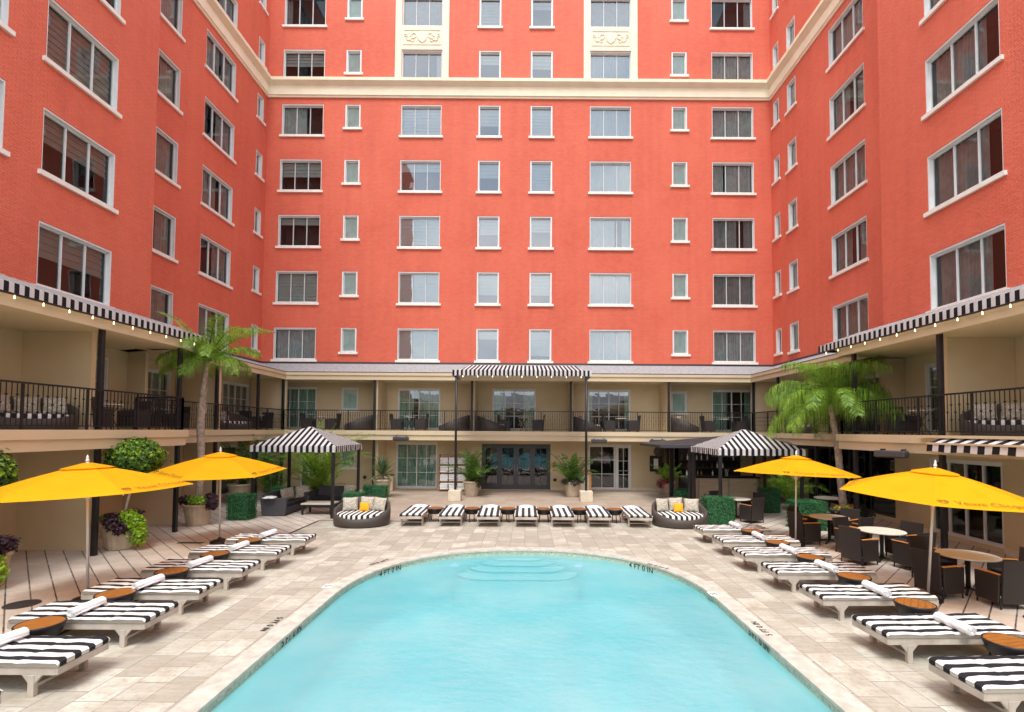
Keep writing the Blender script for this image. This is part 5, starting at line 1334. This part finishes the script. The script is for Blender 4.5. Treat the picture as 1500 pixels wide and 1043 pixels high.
def areca(label, x, y, z, h, spread, nfr, seed, light=1, leafL=.34, grp='bushy potted palms'):
    rng = random.Random(seed); t = thing('potted_palm', label, 'palm', (x, y, z), 0, grp); c = MB()
    for i in range(int(nfr*1.35)):
        az = rng.uniform(0, 360); el = rng.uniform(42, 84); L_ = h*rng.uniform(.6, 1.12)
        b0 = (rng.uniform(-.1, .1), rng.uniform(-.1, .1), 0)
        frond(c, b0, R(az), R(el), L_, spread*rng.uniform(.6, 1.3), leafL, 44, rng, (0, 1, 2) if light else (0, 0, 1), .026, .3, .010, .7)
    c.build('fronds', ['pd', 'pm', 'pl'], t)
    s = MB()
    for i in range(7): a = rng.uniform(0, 2*PI); s.tube([(0, 0, -.05), (.06*math.cos(a), .06*math.sin(a), h*.2), (.12*math.cos(a), .12*math.sin(a), h*.38)], [.018, .014, .01], 6)
    s.build('stem', 'stem', t)
    return t
pot('round beige planter left of the black doors', -2.6, 25.0, .42, .72)
areca('bushy potted palm left of the black doors', -2.6, 25.0, .65, 1.9, 1.7, 26, 31, 0)
vine('dark trailing leaves on the planter left of the black doors', -2.6, 25.0, .7, [(.38, -.2, -.02, .2, .26), (.5, -.1, .1, .2, .2)], 180, 10, ['purple', 'td'])
pot('round beige planter right of the black doors', 2.3, 25.0, .42, .72)
areca('bushy potted palm right of the black doors', 2.3, 25.0, .65, 1.9, 1.7, 24, 32, 0)
vine('dark trailing leaves on the planter right of the black doors', 2.3, 25.0, .72, [(-.35, -.25, .02, .25, .16), (.1, -.35, .0, .25, .16), (.4, -.1, .1, .3, .16)], 180, 11, ['purple', 'td', 'purple2'])
pot('small beige planter beside the menu board', 7.3, 26.3, .34, .62)
areca('thin green shrub in the planter beside the menu board', 7.3, 26.3, .55, 1.2, 1.5, 16, 33, 1, .26)
vine('dark trailing leaves on the planter beside the menu board', 7.3, 26.3, .6, [(-.4, -.15, -.05, .22, .25), (-.1, -.3, .1, .25, .15)], 160, 12, ['purple', 'td', 'pink'])
pot('square beige planter behind the left cabana sofa', -9.2, 23.3, .5, .95, fl=0)
areca('tall bushy palm behind the left cabana', -9.3, 23.3, .9, 3.0, 1.9, 34, 34, 1, .42)
areca('green palm standing inside the left cabana back', -8.9, 22.3, .2, 2.1, 1.7, 20, 35, 1, .36)
pot('beige planter between the umbrella and the left cabana', -12.4, 22.3, .45, .8)
areca('bushy palm between the second umbrella and the left cabana', -12.3, 22.4, .7, 2.2, 1.9, 24, 36, 0, .4)
areca('tall palm reaching the left balcony corner', -11.2, 22.8, .0, 3.2, 1.6, 18, 37, 0, .4)
areca('light green palm behind the second right umbrella', 10.9, 21.0, .3, 1.9, 1.8, 18, 38, 1, .36)
# yucca
pot('beige planter holding the yucca', -6.75, 24.3, .42, .85)
t = thing('yucca_plant', 'spiky grey green yucca in a beige planter', 'plant', (-6.75, 24.3, .8)); c = MB(); rng = random.Random(4)
for i in range(120):
    a = rng.uniform(0, 2*PI); el = rng.uniform(-.3, 1.45); L_ = rng.uniform(.75, 1.15); d = Vector((math.cos(a)*math.cos(el), math.sin(a)*math.cos(el), math.sin(el))); s = Vector((-math.sin(a), math.cos(a), 0))*.03
    b0 = Vector((0, 0, .25)); m1 = b0+d*L_*.6; e = b0+d*L_+Vector((0, 0, -.08*(1.5-el)))
    c.add([b0-s*.5, b0+s*.5, m1+s, m1-s, e], [(0, 1, 2, 3), (3, 2, 4)], 0 if rng.random() < .6 else 1)
c.build('leaves', ['yucca', 'yucca2'], t); MB().tube([(0, 0, -.05), (0, 0, .3)], .06, 8).build('trunk', 'trunk', t)

# ------------------------------------------------------------------ towel shelf, bins, menu board
t = thing('towel_shelf', 'dark open shelf stacked with white towels beside the left glass door', 'shelf', (-3.75, 26.9, 0))
b = MB()
for x in (-.72, .72): b.box(x-.015, x+.015, -.22, .22, 0, 1.92)
for z in (.08, .52, .96, 1.4, 1.88): b.box(-.704, .704, -.22, .22, z-.015, z+.015)
b.build('rack', 'brown', t)
rng = random.Random(8)
tw = []
for r_ in range(4):
    for c_ in range(3):
        b = MB(); x0 = -.68+c_*.455; z0 = .097+r_*.44
        for k in range(4):
            zz0 = z0+k*.086; dx = rng.uniform(-.015, .015); b.box(x0+dx, x0+.42+dx, -.22+rng.uniform(-.03, 0), .18, zz0+.002, zz0+.082)
        o = b.build('towel_stack', 'towel', None, bevel=.03, seg=3, loc=(-3.75, 26.9, 0))
        tag(o, 'stack of folded white towels, %s shelf, %s stack' % (['bottom', 'second lowest', 'second highest', 'top'][r_], ['left', 'middle', 'right'][c_]), 'towels', 'towel stacks on the dark shelf')
t = thing('waste_bin', 'square beige bin with a dark lid left of the glass door', 'bin', (-7.1, 26.9, 0))
MB().box(-.22, .22, -.2, .2, 0, .78).build('body', 'beige2', t, bevel=.02); MB().box(-.2, .2, -.18, .18, .781, .84).build('lid', 'dark', t)
t = thing('luggage_bench', 'orange wooden cabinet behind the right canopy post', 'cabinet', (2.95, 26.6, 0))
b = MB(); b.box(-.45, .35, -.2, .2, 0, 1.0); b.build('cabinet_body', 'block', t); b = MB(); b.box(-.48, .45, -.23, .23, 1.001, 1.04); b.box(.36, .44, -.23, .23, 0, 1.0); b.build('wooden_frame', 'arm', t)
t = thing('menu_board', 'black framed menu board with a white page on the wall by the bar', 'menu board', (7.0, 27.52, 1.45))
MB().box(-.32, .32, 0, .06, -.42, .42).build('board', 'black', t); MB().box(-.12, .12, -.012, -.002, -.27, .27).build('page', 'paper', t)
o = MB().lathe([(.001, -.04), (.26, -.03), (.27, 0), (.26, .02)], 28).build('round_wall_plaque', 'bedwicker', None, True, loc=(7.15, 27.5, 2.1)); o.rotation_euler = (PI/2, 0, 0); tag(o, 'dark round plaque on the wall above the menu board', 'plaque')
for (x, lb) in ((-8.6, 'small dark round vent on the wall behind the left cabana'), (1.6, 'small dark floodlight low on the wall right of the black doors')):
    o = MB().lathe([(.001, -.05), (.07, -.04), (.09, 0)], 14).build('wall_light', 'heater', None, True, loc=(x, 27.56, .55 if x > 0 else .62)); o.rotation_euler = (PI/2, 0, 0); tag(o, lb, 'light')

# ------------------------------------------------------------------ bar
t = thing('bar_counter', 'bar counter with a planked pale wood front behind the right cabana', 'bar', (9.45, 24.3, 0))
MB().box(-1.4, 1.4, -.3, .3, 0, 1.02).build('front', 'bar', t)
MB().box(-1.48, 1.48, -.38, .38, 1.021, 1.08).build('counter_top', 'bcush', t, bevel=.01)
for x in (-1.4, 0, 1.32): MB().box(x, x+.08, -.335, -.301, 0, 1.02).build('trim_board', 'teak', t)
t = thing('bar_roof', 'flat dark pavilion roof on black posts over the bar', 'pavilion', (9.1, 23.2, 0))
b = MB(); hx, hy = 3.5, 1.9
E_ = [(-hx, -hy), (hx, -hy), (hx, hy), (-hx, hy)]
for i in range(4):
    p, q = E_[i], E_[(i+1) % 4]
    b.add([(*p, 2.62), (*q, 2.62), (0, 0, 3.02)], [(0, 1, 2)]); b.quad((*p, 2.50), (*q, 2.50), (*q, 2.62), (*p, 2.62))
b.add([(*p, 2.51) for p in E_], [(0, 1, 2, 3)]); b.build('roof', 'heater', t)
for x in (-2.1, 3.0):
    for y in (-1.5, 1.4): MB().box(x-.09, x+.09, y-.09, y+.09, 0, 2.508).build('post', 'iron', t)
t = thing('bottle_shelf', 'dark back bar shelving behind the planked counter', 'shelf', (9.6, 26.6, 0))
b = MB(); b.box(-1.6, 1.6, .15, .2, 0, 2.4)
for z in (.9, 1.3, 1.7): b.box(-1.6, 1.6, -.12, .149, z-.015, z+.015)
b.box(-1.6, 1.6, -.2, .149, 0, .88); b.build('shelving', 'dark', t)
bm = []
for kind, mt in (('bottle', 'bottle'), ('bottle', 'paper'), ('bottle', 'iron')):
    bm.append(mesh_of(MB().lathe([(.036, 0), (.038, .02), (.038, .17), (.014, .22), (.013, .29), (.015, .30)], 10), 'bottle', [mt], True))
cnt = 0
for r_, z in enumerate((.916, 1.316, 1.716)):
    for k in range(12):
        if rng.random() < .15: continue
        o = bpy.data.objects.new('bottle', rng.choice(bm)); col.objects.link(o); o.location = (8.1+k*.26+rng.uniform(-.05, .05), 26.55+rng.uniform(-.04, .04), z); o.scale = (1, 1, rng.uniform(.8, 1.1))
        tag(o, 'small bottle standing on the dark shelves behind the bar', 'bottle', 'bottles behind the bar'); cnt += 1
t = thing('beer_tap', 'chrome beer tap tower on the bar counter', 'tap', (9.5, 24.3, 1.081))
MB().lathe([(.07, 0), (.05, .03), (.05, .30), (.06, .33)], 14).build('column', 'gframe', t, True)
for s in (-.08, 0, .08): MB().tube([(s, -.04, .26), (s, -.1, .24), (s, -.1, .36)], .012, 6).build('handle', 'white', t)
t = thing('television', 'dark television screen hanging under the bar roof', 'television', (9.9, 25.6, 2.15))
MB().box(-.6, .6, -.03, .03, -.22, .34).build('screen', 'bcush', t, bevel=.008); MB().box(-.04, .04, -.0, .03, .341, .35).build('bracket', 'iron', t)
# restaurant interior glimpses
for (y, z, w_, h_, lb) in ((20.3, 1.9, .5, .42, 'white framed picture seen through the dark restaurant glass, nearer one'), (22.3, 1.75, .5, .8, 'pale framed panel seen through the dark restaurant glass, further one')):
    t = thing('framed_picture', lb, 'picture', (14.6, y, z))
    MB().box(0, .03, -w_/2, w_/2, -h_/2, h_/2).build('frame', 'paper', t); MB().box(-.004, -.001, -w_/2+.07, w_/2-.07, -h_/2+.07, h_/2-.07).build('print', 'greenglass', t)
t = thing('wall_sign', 'small white plate on the beige wall at the right edge of the picture', 'sign', (12.74, 13.1, 1.55))
MB().box(0, .03, -.2, .2, -.06, .06).build('plate', 'white', t)
# table lamp seen in one window, candle glints
t = thing('table_lamp', 'white shaded lamp inside the fourth window up of the second wide column', 'lamp', (-6.35, 27.3+.5, ZR[3]+.07))
MB().lathe([(.08, 0), (.03, .02), (.02, .2), (.04, .3)], 12).build('base', 'white', t); MB().lathe([(.16, .28), (.12, .6)], 18).build('lamp_shade', 'paper', t)
# rear building closing the courtyard behind the camera, mirrored in the glass
t = thing('opposite_building', 'low beige building with a grey roof across the pool terrace', 'building')
b = MB(); hs = [(x, x+2.2, z0, z0+2.1) for x in (-12, -7.5, -3, 1.5, 6, 10) for z0 in (.1, 3.3)]
wall(b, 'y', -13.2, -14, 14, 0, 6.0, hs, sgn=-1); b.build('wall', ['beige', 'dark'], t)
b = MB(); b.box(-14, 14, -13.2, -12.4, 2.8, 3.15); b.build('balcony_slab', 'beige2', t)
b = MB(); b.quad((-15, -12.5, 6.0), (15, -12.5, 6.0), (15, -17, 8.2), (-15, -17, 8.2)); b.build('roof', 'roof', t)
for (a0, a1, z0, z1) in hs: MB().quad((a0, -13.32, z0), (a1, -13.32, z0), (a1, -13.32, z1), (a0, -13.32, z1)).build('window', 'dglass', t)
